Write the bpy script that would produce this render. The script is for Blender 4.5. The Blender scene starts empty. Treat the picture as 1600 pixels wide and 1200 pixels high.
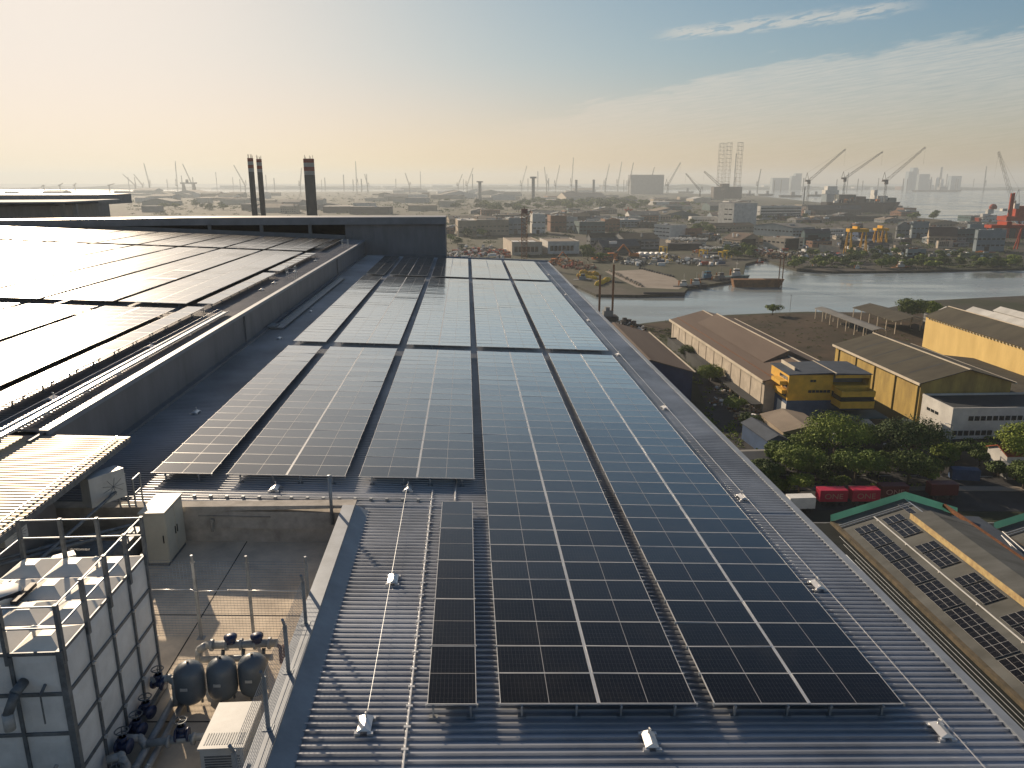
import bpy, bmesh, math, random
from mathutils import Vector, Matrix
S = bpy.context.scene
COL = S.collection
R = math.radians
# ------------------------------------------------------------------ camera
CZ = 68.0
F = 1194.5
PITCH = math.atan(315/F)
cam = bpy.data.cameras.new('camera'); co = bpy.data.objects.new('camera', cam); COL.objects.link(co)
co.location = (0, 0, CZ); co.rotation_euler = (math.pi/2-PITCH, 0, 0)
cam.sensor_fit = 'HORIZONTAL'; cam.sensor_width = 36; cam.lens = F/1600*36
cam.clip_start = 0.1; cam.clip_end = 60000
S.camera = co
S.render.resolution_x = 1024; S.render.resolution_y = 768
# ------------------------------------------------------------------ world
SUN_AZ, SUN_EL = R(-31.0), R(20.0)
W = bpy.data.worlds.new('World'); S.world = W; W.use_nodes = True
nt = W.node_tree; nt.nodes.clear()
def N(t, kind, **kw):
    n = t.nodes.new(kind)
    for k, v in kw.items():
        if k.startswith('i_'):
            n.inputs[k[2:].replace('_', ' ')].default_value = v
        else: setattr(n, k, v)
    return n
def MA(t, op, a, b=None, c=None, clamp=False):
    n = t.nodes.new('ShaderNodeMath'); n.operation = op; n.use_clamp = clamp
    for i, x in enumerate((a, b, c)):
        if x is None: continue
        if isinstance(x, (int, float)): n.inputs[i].default_value = x
        else: t.links.new(x, n.inputs[i])
    return n.outputs[0]
def MIXC(t, fac, a, b):
    n = t.nodes.new('ShaderNodeMix'); n.data_type = 'RGBA'
    for s, x in ((0, fac), (6, a), (7, b)):
        if hasattr(x, 'node'): t.links.new(x, n.inputs[s])
        else: n.inputs[s].default_value = x if not isinstance(x, tuple) or len(x) == 4 else (*x, 1)
    return n.outputs[2]
sky = N(nt, 'ShaderNodeTexSky', sky_type='NISHITA', sun_disc=False, sun_elevation=SUN_EL, sun_rotation=SUN_AZ, altitude=0, air_density=1.0, dust_density=1.0, ozone_density=1.5)
tc = N(nt, 'ShaderNodeTexCoord'); sep = N(nt, 'ShaderNodeSeparateXYZ'); nt.links.new(tc.outputs['Generated'], sep.inputs[0])
az = MA(nt, 'MULTIPLY', MA(nt, 'ARCTAN2', sep.outputs[0], sep.outputs[1]), 57.2958)
el = MA(nt, 'MULTIPLY', MA(nt, 'ARCSINE', sep.outputs[2]), 57.2958)
cv = N(nt, 'ShaderNodeCombineXYZ'); nt.links.new(MA(nt, 'MULTIPLY', az, 0.075), cv.inputs[0]); nt.links.new(MA(nt, 'ADD', MA(nt, 'MULTIPLY', el, 0.42), MA(nt, 'MULTIPLY', az, -0.05)), cv.inputs[1])
n1 = N(nt, 'ShaderNodeTexNoise', i_Scale=3.2, i_Detail=7, i_Roughness=0.62); nt.links.new(cv.outputs[0], n1.inputs['Vector'])
n2 = N(nt, 'ShaderNodeTexNoise', i_Scale=9.0, i_Detail=6, i_Roughness=0.6); nt.links.new(cv.outputs[0], n2.inputs['Vector'])
nn = MA(nt, 'ADD', MA(nt, 'MULTIPLY', MA(nt, 'SUBTRACT', n1.outputs[0], 0.5), 7.0), MA(nt, 'MULTIPLY', MA(nt, 'SUBTRACT', n2.outputs[0], 0.5), 2.6))
# top edge of the cloud bank: elevation as a function of azimuth
edge = N(nt, 'ShaderNodeMapRange', i_From_Min=-3.3, i_From_Max=15.0, i_To_Min=3.4, i_To_Max=7.7); nt.links.new(az, edge.inputs[0])
edge2 = MA(nt, 'ADD', edge.outputs[0], MA(nt, 'MULTIPLY', MA(nt, 'MAXIMUM', MA(nt, 'SUBTRACT', az, 15.0), 0.0), 0.085))
d = MA(nt, 'SUBTRACT', edge2, MA(nt, 'ADD', el, MA(nt, 'MULTIPLY', nn, 0.42)))
bank = N(nt, 'ShaderNodeMapRange', i_From_Min=0.0, i_From_Max=0.8, interpolation_type='SMOOTHSTEP'); nt.links.new(d, bank.inputs[0])
azf = N(nt, 'ShaderNodeMapRange', i_From_Min=-9.0, i_From_Max=6.0, interpolation_type='SMOOTHSTEP'); nt.links.new(az, azf.inputs[0])
low = N(nt, 'ShaderNodeMapRange', i_From_Min=0.5, i_From_Max=7.0, i_To_Min=0.25, i_To_Max=1.0); nt.links.new(el, low.inputs[0])
n3 = N(nt, 'ShaderNodeTexNoise', i_Scale=5.5, i_Detail=8, i_Roughness=0.68); mp3 = N(nt, 'ShaderNodeMapping'); mp3.inputs['Scale'].default_value = (1.1, 4.2, 1); nt.links.new(cv.outputs[0], mp3.inputs[0]); nt.links.new(mp3.outputs[0], n3.inputs['Vector'])
sk3 = N(nt, 'ShaderNodeMapRange', i_From_Min=0.34, i_From_Max=0.62, i_To_Min=0.38, i_To_Max=1.0); nt.links.new(n3.outputs[0], sk3.inputs[0])
m1 = MA(nt, 'MULTIPLY', MA(nt, 'MULTIPLY', MA(nt, 'MULTIPLY', bank.outputs[0], sk3.outputs[0]), azf.outputs[0]), MA(nt, 'MULTIPLY', low.outputs[0], 1.0))
# a thin broken streak above it
e3 = N(nt, 'ShaderNodeMapRange', i_From_Min=10.0, i_From_Max=27.0, i_To_Min=9.6, i_To_Max=10.6); nt.links.new(az, e3.inputs[0])
dd = MA(nt, 'ABSOLUTE', MA(nt, 'SUBTRACT', MA(nt, 'ADD', el, MA(nt, 'MULTIPLY', nn, 0.15)), e3.outputs[0]))
st = N(nt, 'ShaderNodeMapRange', i_From_Min=0.55, i_From_Max=0.1, interpolation_type='SMOOTHSTEP'); nt.links.new(dd, st.inputs[0])
br = N(nt, 'ShaderNodeMapRange', i_From_Min=0.40, i_From_Max=0.52, interpolation_type='SMOOTHSTEP'); nt.links.new(n2.outputs[0], br.inputs[0])
ga = N(nt, 'ShaderNodeMapRange', i_From_Min=9.0, i_From_Max=12.0, interpolation_type='SMOOTHSTEP'); nt.links.new(az, ga.inputs[0])
gb = N(nt, 'ShaderNodeMapRange', i_From_Min=27.0, i_From_Max=23.0, interpolation_type='SMOOTHSTEP'); nt.links.new(az, gb.inputs[0])
m2 = MA(nt, 'MULTIPLY', MA(nt, 'MULTIPLY', st.outputs[0], br.outputs[0]), MA(nt, 'MULTIPLY', ga.outputs[0], MA(nt, 'MULTIPLY', gb.outputs[0], 0.95)))
m = MA(nt, 'MAXIMUM', m1, m2, clamp=True)
# soft shoulder on the glow round the sun (hazy humid air), then the clouds
def VM(t, op, a, b):
    n = t.nodes.new('ShaderNodeVectorMath'); n.operation = op
    for i, x in enumerate((a, b)):
        if hasattr(x, 'node'): t.links.new(x, n.inputs[i])
        else: n.inputs[i].default_value = x
    return n.outputs[0]
hw = N(nt, 'ShaderNodeMapRange', i_From_Min=0.0, i_From_Max=9.0, interpolation_type='SMOOTHSTEP'); nt.links.new(el, hw.inputs[0])
tint = MIXC(nt, hw.outputs[0], (1.06, .87, .73, 1), (.73, .93, 1.14, 1))
hz2 = N(nt, 'ShaderNodeMapRange', i_From_Min=14.0, i_From_Max=40.0, interpolation_type='SMOOTHSTEP'); nt.links.new(el, hz2.inputs[0])
tint = MIXC(nt, hz2.outputs[0], tint, (1.14, 1.10, 1.04, 1))
gm = N(nt, 'ShaderNodeGamma'); gm.inputs[1].default_value = 1.45; nt.links.new(VM(nt, 'MULTIPLY', sky.outputs[0], (.2, .2, .2)), gm.inputs[0])
s0 = VM(nt, 'MULTIPLY', VM(nt, 'MULTIPLY', gm.outputs[0], (5.0, 5.0, 5.0)), tint)
sk = VM(nt, 'DIVIDE', s0, VM(nt, 'ADD', VM(nt, 'MULTIPLY', s0, (.101, .115, .128)), (.85, .85, .85)))
cl = VM(nt, 'ADD', VM(nt, 'MULTIPLY', sk, (.62, .55, .48)), (3.2, 3.0, 2.8))
cc = MIXC(nt, m, sk, cl)
bg = N(nt, 'ShaderNodeBackground', i_Strength=0.075); nt.links.new(cc, bg.inputs[0])
wo = N(nt, 'ShaderNodeOutputWorld'); nt.links.new(bg.outputs[0], wo.inputs[0])
# ------------------------------------------------------------------ sun
sl = bpy.data.lights.new('sun', 'SUN'); sl.energy = 5.0; sl.angle = R(0.53); sl.color = (1.0, 0.80, 0.58)
so = bpy.data.objects.new('sun', sl); COL.objects.link(so)
sd = Vector((math.sin(SUN_AZ)*math.cos(SUN_EL), math.cos(SUN_AZ)*math.cos(SUN_EL), math.sin(SUN_EL)))
so.rotation_euler = (-sd).to_track_quat('-Z', 'Y').to_euler(); so.location = sd*100+Vector((0, 0, CZ))
vs = S.view_settings; vs.view_transform = 'Standard'; vs.look = 'None'; vs.exposure = 0.55; vs.gamma = 1; vs.use_curve_mapping = False
S.cycles.volume_bounces = 1
# ------------------------------------------------------------------ haze (air), one closed box of even density
hm = bpy.data.materials.new('haze'); hm.use_nodes = True; t = hm.node_tree; t.nodes.clear()
pv = N(t, 'ShaderNodeVolumePrincipled', i_Density=1.3e-4, i_Anisotropy=0.25); pv.inputs['Color'].default_value = (0.62, 0.69, 0.75, 1)
ho = N(t, 'ShaderNodeOutputMaterial'); t.links.new(pv.outputs[0], ho.inputs['Volume'])
bm = bmesh.new(); bmesh.ops.create_cube(bm, size=1); me = bpy.data.meshes.new('haze'); bm.to_mesh(me); bm.free()
hz = bpy.data.objects.new('haze', me); COL.objects.link(hz); me.materials.append(hm)
hz.scale = (26000, 14500, 215); hz.location = (0, 6500, 102.3); hz['kind'] = 'stuff'
# ------------------------------------------------------------------ helpers
def px(x, y, h=0.0):
    """world point at height h that was measured at photo position x, y"""
    X = (x-800)/F; U = -(y-600)/F
    yy = math.cos(PITCH)+U*math.sin(PITCH); z = -math.sin(PITCH)+U*math.cos(PITCH)
    k = (h-CZ)/z
    return Vector((X*k, yy*k, h))
YAW, TU, TV, HP = R(-3.33), .0435, -.003, 10.71
UX, UY, VX, VY = math.cos(YAW), -math.sin(YAW), math.sin(YAW), math.cos(YAW)
def RP(u, v, h=0.0):      # the roof's own axes: u across, v along, h above the plane of the panels
    return Vector((u*UX+v*VX, u*UY+v*VY, CZ-HP-TU*u-TV*v+h))
def RL(u, v, z): return Vector((u*UX+v*VX, u*UY+v*VY, z))
class MB:
    def __init__(s, org=(0, 0, 0), fn=None):
        s.v = []; s.f = []; s.m = []; s.o = Vector(org); s.fn = fn
    def add(s, vs, fs, m=0, raw=False):
        b = len(s.v)
        for p in vs:
            p = s.fn(*p) if (s.fn and not raw) else Vector(p)
            s.v.append(p-s.o)
        for f in fs: s.f.append([b+i for i in f]); s.m.append(m)
    def box(s, x0, x1, y0, y1, z0, z1, m=0):
        s.add([(x0,y0,z0),(x1,y0,z0),(x1,y1,z0),(x0,y1,z0),(x0,y0,z1),(x1,y0,z1),(x1,y1,z1),(x0,y1,z1)],
              [(0,3,2,1),(4,5,6,7),(0,1,5,4),(1,2,6,5),(2,3,7,6),(3,0,4,7)], m)
    def cbox(s, c, sx, sy, sz, rz=0, m=0):
        ca, sa = math.cos(rz), math.sin(rz); P = []
        for dz in (0, sz):
            for dx, dy in ((-1,-1),(1,-1),(1,1),(-1,1)):
                a, b = dx*sx/2, dy*sy/2; P.append((c[0]+a*ca-b*sa, c[1]+a*sa+b*ca, c[2]+dz))
        s.add(P, [(0,3,2,1),(4,5,6,7),(0,1,5,4),(1,2,6,5),(2,3,7,6),(3,0,4,7)], m)
    def tube(s, p, q, r, n=8, r2=None, m=0, cap=True):
        p = s.fn(*p) if s.fn else Vector(p); q = s.fn(*q) if s.fn else Vector(q)
        r2 = r if r2 is None else r2; d = (q-p)
        if d.length < 1e-6: return
        d.normalize(); a = d.cross(Vector((0,0,1)) if abs(d.z) < .9 else Vector((1,0,0))).normalized(); b = d.cross(a)
        P = []
        for c, rr in ((p, r), (q, r2)):
            for i in range(n):
                t = 2*math.pi*i/n; P.append(c+a*math.cos(t)*rr+b*math.sin(t)*rr)
        fs = [(i, (i+1) % n, n+(i+1) % n, n+i) for i in range(n)]
        if cap: fs += [tuple(range(n))[::-1], tuple(range(n, 2*n))]
        s.add(P, fs, m, raw=True)
    def path(s, pts, r, n=8, m=0):
        for a, b in zip(pts, pts[1:]): s.tube(a, b, r, n, m=m)
    def lathe(s, c, prof, n=20, m=0):      # prof: (radius, z)
        P = []
        for r, z in prof:
            for i in range(n):
                t = 2*math.pi*i/n; P.append((c[0]+r*math.cos(t), c[1]+r*math.sin(t), c[2]+z))
        fs = []
        for k in range(len(prof)-1):
            for i in range(n): fs.append((k*n+i, k*n+(i+1) % n, (k+1)*n+(i+1) % n, (k+1)*n+i))
        fs.append(tuple(range(n))[::-1]); fs.append(tuple(range((len(prof)-1)*n, len(prof)*n)))
        s.add(P, fs, m)
    def prism(s, poly, z0, z1, m=0, mt=None):     # polygon (counter-clockwise) pulled from z0 to z1
        n = len(poly)
        s.add([(x, y, z0) for x, y in poly]+[(x, y, z1) for x, y in poly], [(i, (i+1) % n, n+(i+1) % n, n+i) for i in range(n)]+[tuple(range(n))[::-1]], m)
        s.add([(x, y, z1) for x, y in poly], [tuple(range(n))], m if mt is None else mt)
    def build(s, name, mats, parent=None, smooth=False):
        me = bpy.data.meshes.new(name); me.from_pydata([tuple(v) for v in s.v], [], s.f)
        if not isinstance(mats, (list, tuple)): mats = [mats]
        for mm in mats: me.materials.append(mm)
        me.polygons.foreach_set('material_index', s.m)
        if smooth: me.polygons.foreach_set('use_smooth', [True]*len(s.f))
        me.update(); o = bpy.data.objects.new(name, me); COL.objects.link(o)
        if parent: o.parent = parent
        else: o.location = s.o
        return o
def tag(o, label, cat, group=None):
    o['label'] = label; o['category'] = cat
    if group: o['group'] = group
    return o
def thing(name, label, cat, loc=(0,0,0), rz=0, group=None):
    o = bpy.data.objects.new(name, None); COL.objects.link(o); o.location = loc; o.rotation_euler = (0, 0, rz)
    o.empty_display_size = .3
    return tag(o, label, cat, group)
def struct(o): o['kind'] = 'structure'; return o
KIDS = {}
def dup(root, loc, rz=None, label=None, group=None, scale=None):
    def cp(o, par):
        c = o.copy(); COL.objects.link(c)
        if par: c.parent = par
        for ch in o.children: cp(ch, c)
        return c
    r = cp(root, None); r.location = loc
    if rz is not None: r.rotation_euler = (0, 0, rz)
    if scale: r.scale = scale if hasattr(scale, '__len__') else (scale,)*3
    if label: r['label'] = label
    if group: r['group'] = group
    return r
# ------------------------------------------------------------------ materials
def mat(name, col, rough=.7, metal=0., var=.12, sc=.6, col2=None, bump=0., bsc=8., spec=.5, coat=0., crough=.05, detail=5, stretch=None, amt=None):
    m_ = bpy.data.materials.new(name); m_.use_nodes = True; t = m_.node_tree
    b = t.nodes['Principled BSDF']; b.inputs['Roughness'].default_value = rough; b.inputs['Metallic'].default_value = metal
    b.inputs['Specular IOR Level'].default_value = spec if rough < .75 else .12
    if coat: b.inputs['Coat Weight'].default_value = coat; b.inputs['Coat Roughness'].default_value = crough
    g = t.nodes.new('ShaderNodeNewGeometry'); vec = g.outputs['Position']
    if stretch:
        mp = N(t, 'ShaderNodeMapping'); mp.inputs['Scale'].default_value = stretch; t.links.new(vec, mp.inputs[0]); vec = mp.outputs[0]
    no = N(t, 'ShaderNodeTexNoise', i_Scale=sc, i_Detail=detail, i_Roughness=.65); t.links.new(vec, no.inputs['Vector'])
    mr = N(t, 'ShaderNodeMapRange', i_From_Min=.32, i_From_Max=.68); t.links.new(no.outputs[0], mr.inputs[0])
    c2 = col2 if col2 else tuple(c*(1-2*var) for c in col); c1 = col if col2 else tuple(c*(1+var) for c in col)
    fac = mr.outputs[0] if amt is None else MA(t, 'MULTIPLY', mr.outputs[0], amt)
    t.links.new(MIXC(t, fac, (*c1, 1), (*c2, 1)), b.inputs['Base Color'])
    if bump:
        nb = N(t, 'ShaderNodeTexNoise', i_Scale=bsc, i_Detail=4); t.links.new(g.outputs['Position'], nb.inputs['Vector'])
        bp = N(t, 'ShaderNodeBump', i_Strength=.6, i_Distance=bump); t.links.new(nb.outputs[0], bp.inputs['Height']); t.links.new(bp.outputs[0], b.inputs['Normal'])
    return m_
M = {}
M['roof'] = mat('metal_roof', (.38,.40,.44), .40, .5, .16, .22, bump=.003, bsc=3)
M['roof_up'] = mat('metal_roof_upper', (.22,.22,.24), .42, .5, .10, .35, bump=.003, bsc=3)
M['flash'] = mat('metal_flashing', (.26,.29,.33), .5, .3, .10, 1.2)
M['alu'] = mat('aluminium', (.62,.62,.62), .35, .6, .05, 3)
M['aluframe'] = mat('panel_frame', (.60,.60,.60), .45, .3, .05, 3)
M['galv'] = mat('galvanised_steel', (.30,.33,.36), .5, .5, .15, 4)
M['galvd'] = mat('dark_galvanised_steel', (.16,.18,.20), .55, .4, .2, 4)
M['conc'] = mat('concrete', (.42,.40,.36), .88, 0, .2, 1.1, bump=.01, bsc=9, col2=(.24,.225,.20))
M['concfloor'] = mat('stained_concrete', (.78,.67,.53), .85, 0, .2, .9, col2=(.44,.38,.31), bump=.004, bsc=12, amt=.8)
M['parapet'] = mat('weathered_parapet', (.50,.47,.43), .85, 0, .2, 2.2, col2=(.26,.245,.22), bump=.006, amt=.8)
M['wallgrey'] = mat('grey_wall_panel', (.20,.20,.21), .6, .1, .10, .8, stretch=(1,1,.25), bump=.004, bsc=5)
M['fascia'] = mat('grey_fascia', (.21,.22,.24), .55, .2, .12, .5)
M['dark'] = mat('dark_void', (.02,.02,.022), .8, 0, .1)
M['grp'] = mat('pale_tank_panel', (.72,.73,.73), .5, 0, .08, 1.6, col2=(.55,.56,.56))
M['canopy'] = mat('weathered_canopy_sheet', (.56,.43,.36), .55, .15, .12, .8, col2=(.46,.40,.22))
M['grptop'] = mat('cream_tank_lid', (.82,.77,.68), .5, 0, .06, 1.6)
M['tubemetal'] = mat('painted_pipe', (.38,.40,.41), .45, .1, .12, 5)
M['navy'] = mat('navy_valve_paint', (.02,.035,.10), .4, 0, .15, 6, coat=.3)
M['vessel'] = mat('grey_vessel_paint', (.13,.16,.19), .42, 0, .08, 3, coat=.2)
M['cabinet'] = mat('cream_cabinet_paint', (.52,.50,.42), .5, 0, .06, 1.5)
M['white'] = mat('white_paint', (.72,.72,.70), .6, 0, .06, .8)
M['acwhite'] = mat('ac_white', (.50,.52,.52), .5, 0, .08, 2)
M['rust'] = mat('rusty_steel', (.20,.09,.045), .8, .1, .25, 2)
M['black'] = mat('black_rubber', (.025,.025,.027), .6, 0, .1)
M['wood'] = mat('pale_board', (.5,.42,.3), .8)
# solar glass: dark cells under glass, thin pale lines of the cell grid, each pane slightly bowed
def glass(name, base, rough, crough, lines=True):
    m_ = bpy.data.materials.new(name); m_.use_nodes = True; t = m_.node_tree; b = t.nodes['Principled BSDF']
    b.inputs['Roughness'].default_value = rough; b.inputs['Specular IOR Level'].default_value = .2
    b.inputs['Coat Weight'].default_value = 1.; b.inputs['Coat Roughness'].default_value = crough; b.inputs['Coat IOR'].default_value = 1.6
    tcx = N(t, 'ShaderNodeTexCoord'); sp = N(t, 'ShaderNodeSeparateXYZ'); t.links.new(tcx.outputs['Object'], sp.inputs[0])
    oi = N(t, 'ShaderNodeObjectInfo'); g = t.nodes.new('ShaderNodeNewGeometry')
    dk = N(t, 'ShaderNodeMapRange', i_To_Min=.75, i_To_Max=1.3); t.links.new(oi.outputs['Random'], dk.inputs[0])
    v = t.nodes.new('ShaderNodeVectorMath'); v.operation = 'SCALE'; v.inputs[0].default_value = base; t.links.new(dk.outputs[0], v.inputs['Scale'])
    c = v.outputs[0]
    if lines:
        l = None
        for ax, step, th in ((0, .0872, .030), (1, .1715, .014)):
            fr = MA(t, 'FRACT', MA(t, 'ADD', MA(t, 'DIVIDE', sp.outputs[ax], step), 100.0))
            k = MA(t, 'LESS_THAN', fr, th); l = k if l is None else MA(t, 'MAXIMUM', l, k)
        c = MIXC(t, MA(t, 'MULTIPLY', l, .22), c, (.35,.33,.30,1))
    nd = N(t, 'ShaderNodeTexNoise', i_Scale=.55, i_Detail=7, i_Roughness=.7); t.links.new(g.outputs['Position'], nd.inputs['Vector'])
    ds = N(t, 'ShaderNodeMapRange', i_From_Min=.5, i_From_Max=.8, i_To_Min=0.0, i_To_Max=.09); t.links.new(nd.outputs[0], ds.inputs[0])
    c = MIXC(t, ds.outputs[0], c, (.16,.145,.12,1))
    t.links.new(c, b.inputs['Base Color'])
    no = N(t, 'ShaderNodeTexNoise', i_Scale=1.0, i_Detail=1); mp = N(t, 'ShaderNodeMapping'); mp.inputs['Scale'].default_value = (.5, 1.6, 1)
    t.links.new(g.outputs['Position'], mp.inputs[0]); t.links.new(mp.outputs[0], no.inputs['Vector'])
    sag = MA(t, 'MULTIPLY', MA(t, 'MULTIPLY', sp.outputs[1], sp.outputs[1]), 2.2)
    h = MA(t, 'ADD', MA(t, 'MULTIPLY', no.outputs[0], .5), sag) if lines else MA(t, 'MULTIPLY', no.outputs[0], .5)
    bp = N(t, 'ShaderNodeBump', i_Strength=1.0, i_Distance=.006); t.links.new(h, bp.inputs['Height'])
    t.links.new(bp.outputs[0], b.inputs['Normal'])
    b.inputs['Coat Weight'].default_value = 0; b.inputs['Specular IOR Level'].default_value = 0
    gl = t.nodes.new('ShaderNodeBsdfGlossy'); gl.inputs['Roughness'].default_value = crough; t.links.new(bp.outputs[0], gl.inputs['Normal'])
    lw = t.nodes.new('ShaderNodeLayerWeight'); lw.inputs['Blend'].default_value = .5
    fr_ = MA(t, 'ADD', MA(t, 'MULTIPLY', MA(t, 'POWER', lw.outputs['Facing'], 4.3), 2.5), .004)
    fr_ = MA(t, 'MINIMUM', fr_, .98)
    mx = t.nodes.new('ShaderNodeMixShader'); t.links.new(fr_, mx.inputs[0]); t.links.new(b.outputs[0], mx.inputs[1]); t.links.new(gl.outputs[0], mx.inputs[2])
    t.links.new(mx.outputs[0], t.nodes['Material Output'].inputs['Surface'])
    return m_
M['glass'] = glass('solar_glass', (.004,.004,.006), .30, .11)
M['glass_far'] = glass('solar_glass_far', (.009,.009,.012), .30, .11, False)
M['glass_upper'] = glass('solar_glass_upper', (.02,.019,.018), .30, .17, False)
M['midline'] = mat('panel_centre_line', (.30,.30,.31), .5, 0, .05)
# ------------------------------------------------------------------ the factory with its two roof levels
RB = RP(0, 0, -.35)
def rib_sheet(u0, u1, v0, v1, h, pitch=.215, hr=.06):
    mb = MB((0,0,0), RP); n = int((v1-v0)/pitch); prof = []
    for i in range(n):
        a = v0+i*pitch
        prof += [(a, 0), (a+pitch*.66, 0), (a+pitch*.73, hr), (a+pitch*.92, hr), (a+pitch*.98, 0)]
    prof.append((v1, 0)); vs = []
    us = [u0, u1]
    for u in us:
        for v, z in prof: vs.append((u, v, h+z))
    k = len(prof); mb.add(vs, [(i, k+i, k+i+1, i+1) for i in range(k-1)])
    return mb
HR = -.37
fac = thing('factory_building', 'large grey factory whose two stepped metal roofs fill the foreground', 'factory', RL(0, 50, 0))
FO = fac.location.copy()
def fpart(name, mb, m, smooth=False):
    mb.v = [v+mb.o-FO for v in mb.v]; return mb.build(name, m, fac, smooth)
fpart('lower_roof', (lambda a, b: (a.add([tuple(v) for v in b.v], b.f, 0, raw=True), a)[1])(rib_sheet(-14.6, 11.7, 24.62, 111.9, HR), rib_sheet(-3.62, 11.7, -6, 24.62, HR)), M['roof'])
fpart('upper_roof', rib_sheet(-90, -14.55, 25.8, 111.9, 1.72), M['roof_up'])
mb = MB((0,0,0), RP)
mb.box(-14.75, -14.60, 25.0, 112, -3.2, 1.70)
for v in (25.9, 50.2, 87.2): pass
fpart('step_wall', mb, M['wallgrey'])
mb = MB((0,0,0), RP)
mb.box(-14.72, -14.42, 25.8, 112, 1.705, 1.80); mb.box(-14.50, -14.42, 25.8, 112, 1.60, 1.705)
fpart('roof_edge_flashing', mb, M['flash'])
mb = MB((0,0,0), RP)
for v in (50.1, 87.3): mb.box(-14.6, -14.48, v, v+.16, -.4, 1.6)
mb.box(-14.6, -14.3, 26, 112, -.37, -.20)
fpart('downpipe', mb, M['wallgrey'])
mb = MB((0,0,0), RP); mb.box(11.62, 11.86, -6, 111.9, -.46, -.27); fpart('eave_trim', mb, M['flash'])
mb = MB((0,0,0), RP); mb.box(-3.0, 11.86, 111.9, 112.15, -.6, -.10); fpart('far_kerb', mb, M['flash'])
# end wall block with the overhanging fascia
zt = CZ-HP+.13+.34+5.47
mb = MB((0,0,0), RL)
mb.box(-17.3, -3.05, 112.2, 118, 0, zt-.9); fpart('end_wall', mb, M['wallgrey'])
mb = MB((0,0,0), RL)
for u in (-16.2, -13.2, -10.2, -7.2, -4.2): mb.box(u, u+.04, 112.16, 112.2, zt-6, zt-1)
mb.box(-17.3, -3.05, 112.13, 112.2, zt-5.45, zt-5.3)
fpart('wall_joint', mb, M['fascia'])
mb = MB((0,0,0), RL)
mb.add([(-120,111.6,zt-1.0),(-3.0,111.6,zt-1.0),(-3.0,118.2,zt-1.0),(-120,118.2,zt-1.0),(-120,111.6,zt-.95),(-3.0,111.6,zt),(-3.0,118.2,zt),(-120,118.2,zt-.95)][:0] or
       [(-120,111.6,zt-1.9),(-40,111.6,zt-1.05),(-3.0,111.6,zt-1.0),(-3.0,118.2,zt-1.0),(-40,118.2,zt-1.05),(-120,118.2,zt-1.9),
        (-120,111.6,zt-1.0),(-40,111.6,zt-.03),(-3.0,111.6,zt),(-3.0,118.2,zt),(-40,118.2,zt-.03),(-120,118.2,zt-1.0)],
       [(0,1,7,6),(1,2,8,7),(2,3,9,8),(3,4,10,9),(4,5,11,10),(5,0,6,11),(6,7,10,11),(7,8,9,10),(5,4,1,0),(4,3,2,1)])
fpart('fascia', mb, M['fascia'])
mb = MB((0,0,0), RL); mb.box(-121, -2.95, 111.5, 111.62, zt-.06, zt+.05) if False else mb.add([(-120,111.52,zt-1.0),(-40,111.52,zt-.03),(-2.95,111.52,zt+.0),(-2.95,111.75,zt+.06),(-40,111.75,zt+.03),(-120,111.75,zt-.94)], [(0,1,4,5),(1,2,3,4)])
fpart('fascia_edge', mb, M['alu'])
for u in (-22.5, -29.3, -36.5):
    mb = MB((0,0,0), RL); mb.box(u, u+.45, 112.3, 112.7, zt-8, zt-1.02); fpart('canopy_post', mb, M['fascia'])
mb = MB((0,0,0), RL); mb.box(-120, -17.35, 116.5, 117, 0, zt-1.0); fpart('back_wall', mb, M['dark'])  # near-black colour puts the shade of the opening under the fascia on this wall
mb = MB((0,0,0), RP); mb.box(-90, -17.3, 111.9, 112.4, 1.5, 2.35); mb.box(-90,-17.2,112.4,118,1.4,1.7); fpart('upper_kerb', mb, M['wallgrey'])
mb = MB((0,0,0), RL)
mb.box(-14.5, 11.5, 24.7, 112, 0, CZ-HP-1.9); mb.box(-90, -14.7, -8, 112, 0, CZ-HP+1.2) if False else None
mb.box(-90, -14.8, 26, 112, 0, CZ-HP+1.0)
mb.box(-3.8, 11.5, -6, 24.7, 0, CZ-HP-1.9); mb.box(-90, -3.8, -6, 26, 0, CZ-HP-2.4)
fpart('wall', mb, M['wallgrey'])
# recessed plant deck
mb = MB((0,0,0), RP)
mb.add([(-20,-6,-1.45),(-3.9,-6,-1.45),(-3.9,24.5,-1.45),(-20,24.5,-1.45),(-20,-6,-1.9),(-3.9,-6,-1.9),(-3.9,24.5,-1.9),(-20,24.5,-1.9)], [(0,1,2,3),(7,6,5,4),(0,4,5,1),(1,5,6,2),(2,6,7,3),(3,7,4,0)])
fpart('plant_deck', mb, M['concfloor'])
mb = MB((0,0,0), RP)
for v in (19.6, 15.2, 10.5): mb.box(-14, -3.95, v, v+.03, -1.449, -1.444)
for u in (-11.2, -7.6): mb.box(u, u+.03, 8, 24.4, -1.449, -1.4445)
fpart('deck_joint', mb, M['dark'])
mb = MB((0,0,0), RP)
mb.box(-4.22, -3.90, -6, 24.05, -1.45, 0.0)
mb.box(-14.6, -3.90, 24.05, 24.62, -.92, -.30); mb.box(-14.6, -3.90, 24.15, 24.62, -1.45, -.92)
mb.add([(-14.6,24.02,-.56),(-3.88,24.02,-.10),(-3.88,24.50,-.10),(-14.6,24.50,-.56),(-14.6,24.02,-.30),(-3.88,24.02,.0),(-3.88,24.50,.0),(-14.6,24.50,-.30)], [(4,5,6,7),(0,1,5,4),(1,2,6,5),(2,3,7,6),(3,0,4,7)])
fpart('parapet', mb, M['parapet'])
mb = MB((0,0,0), RP)
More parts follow.
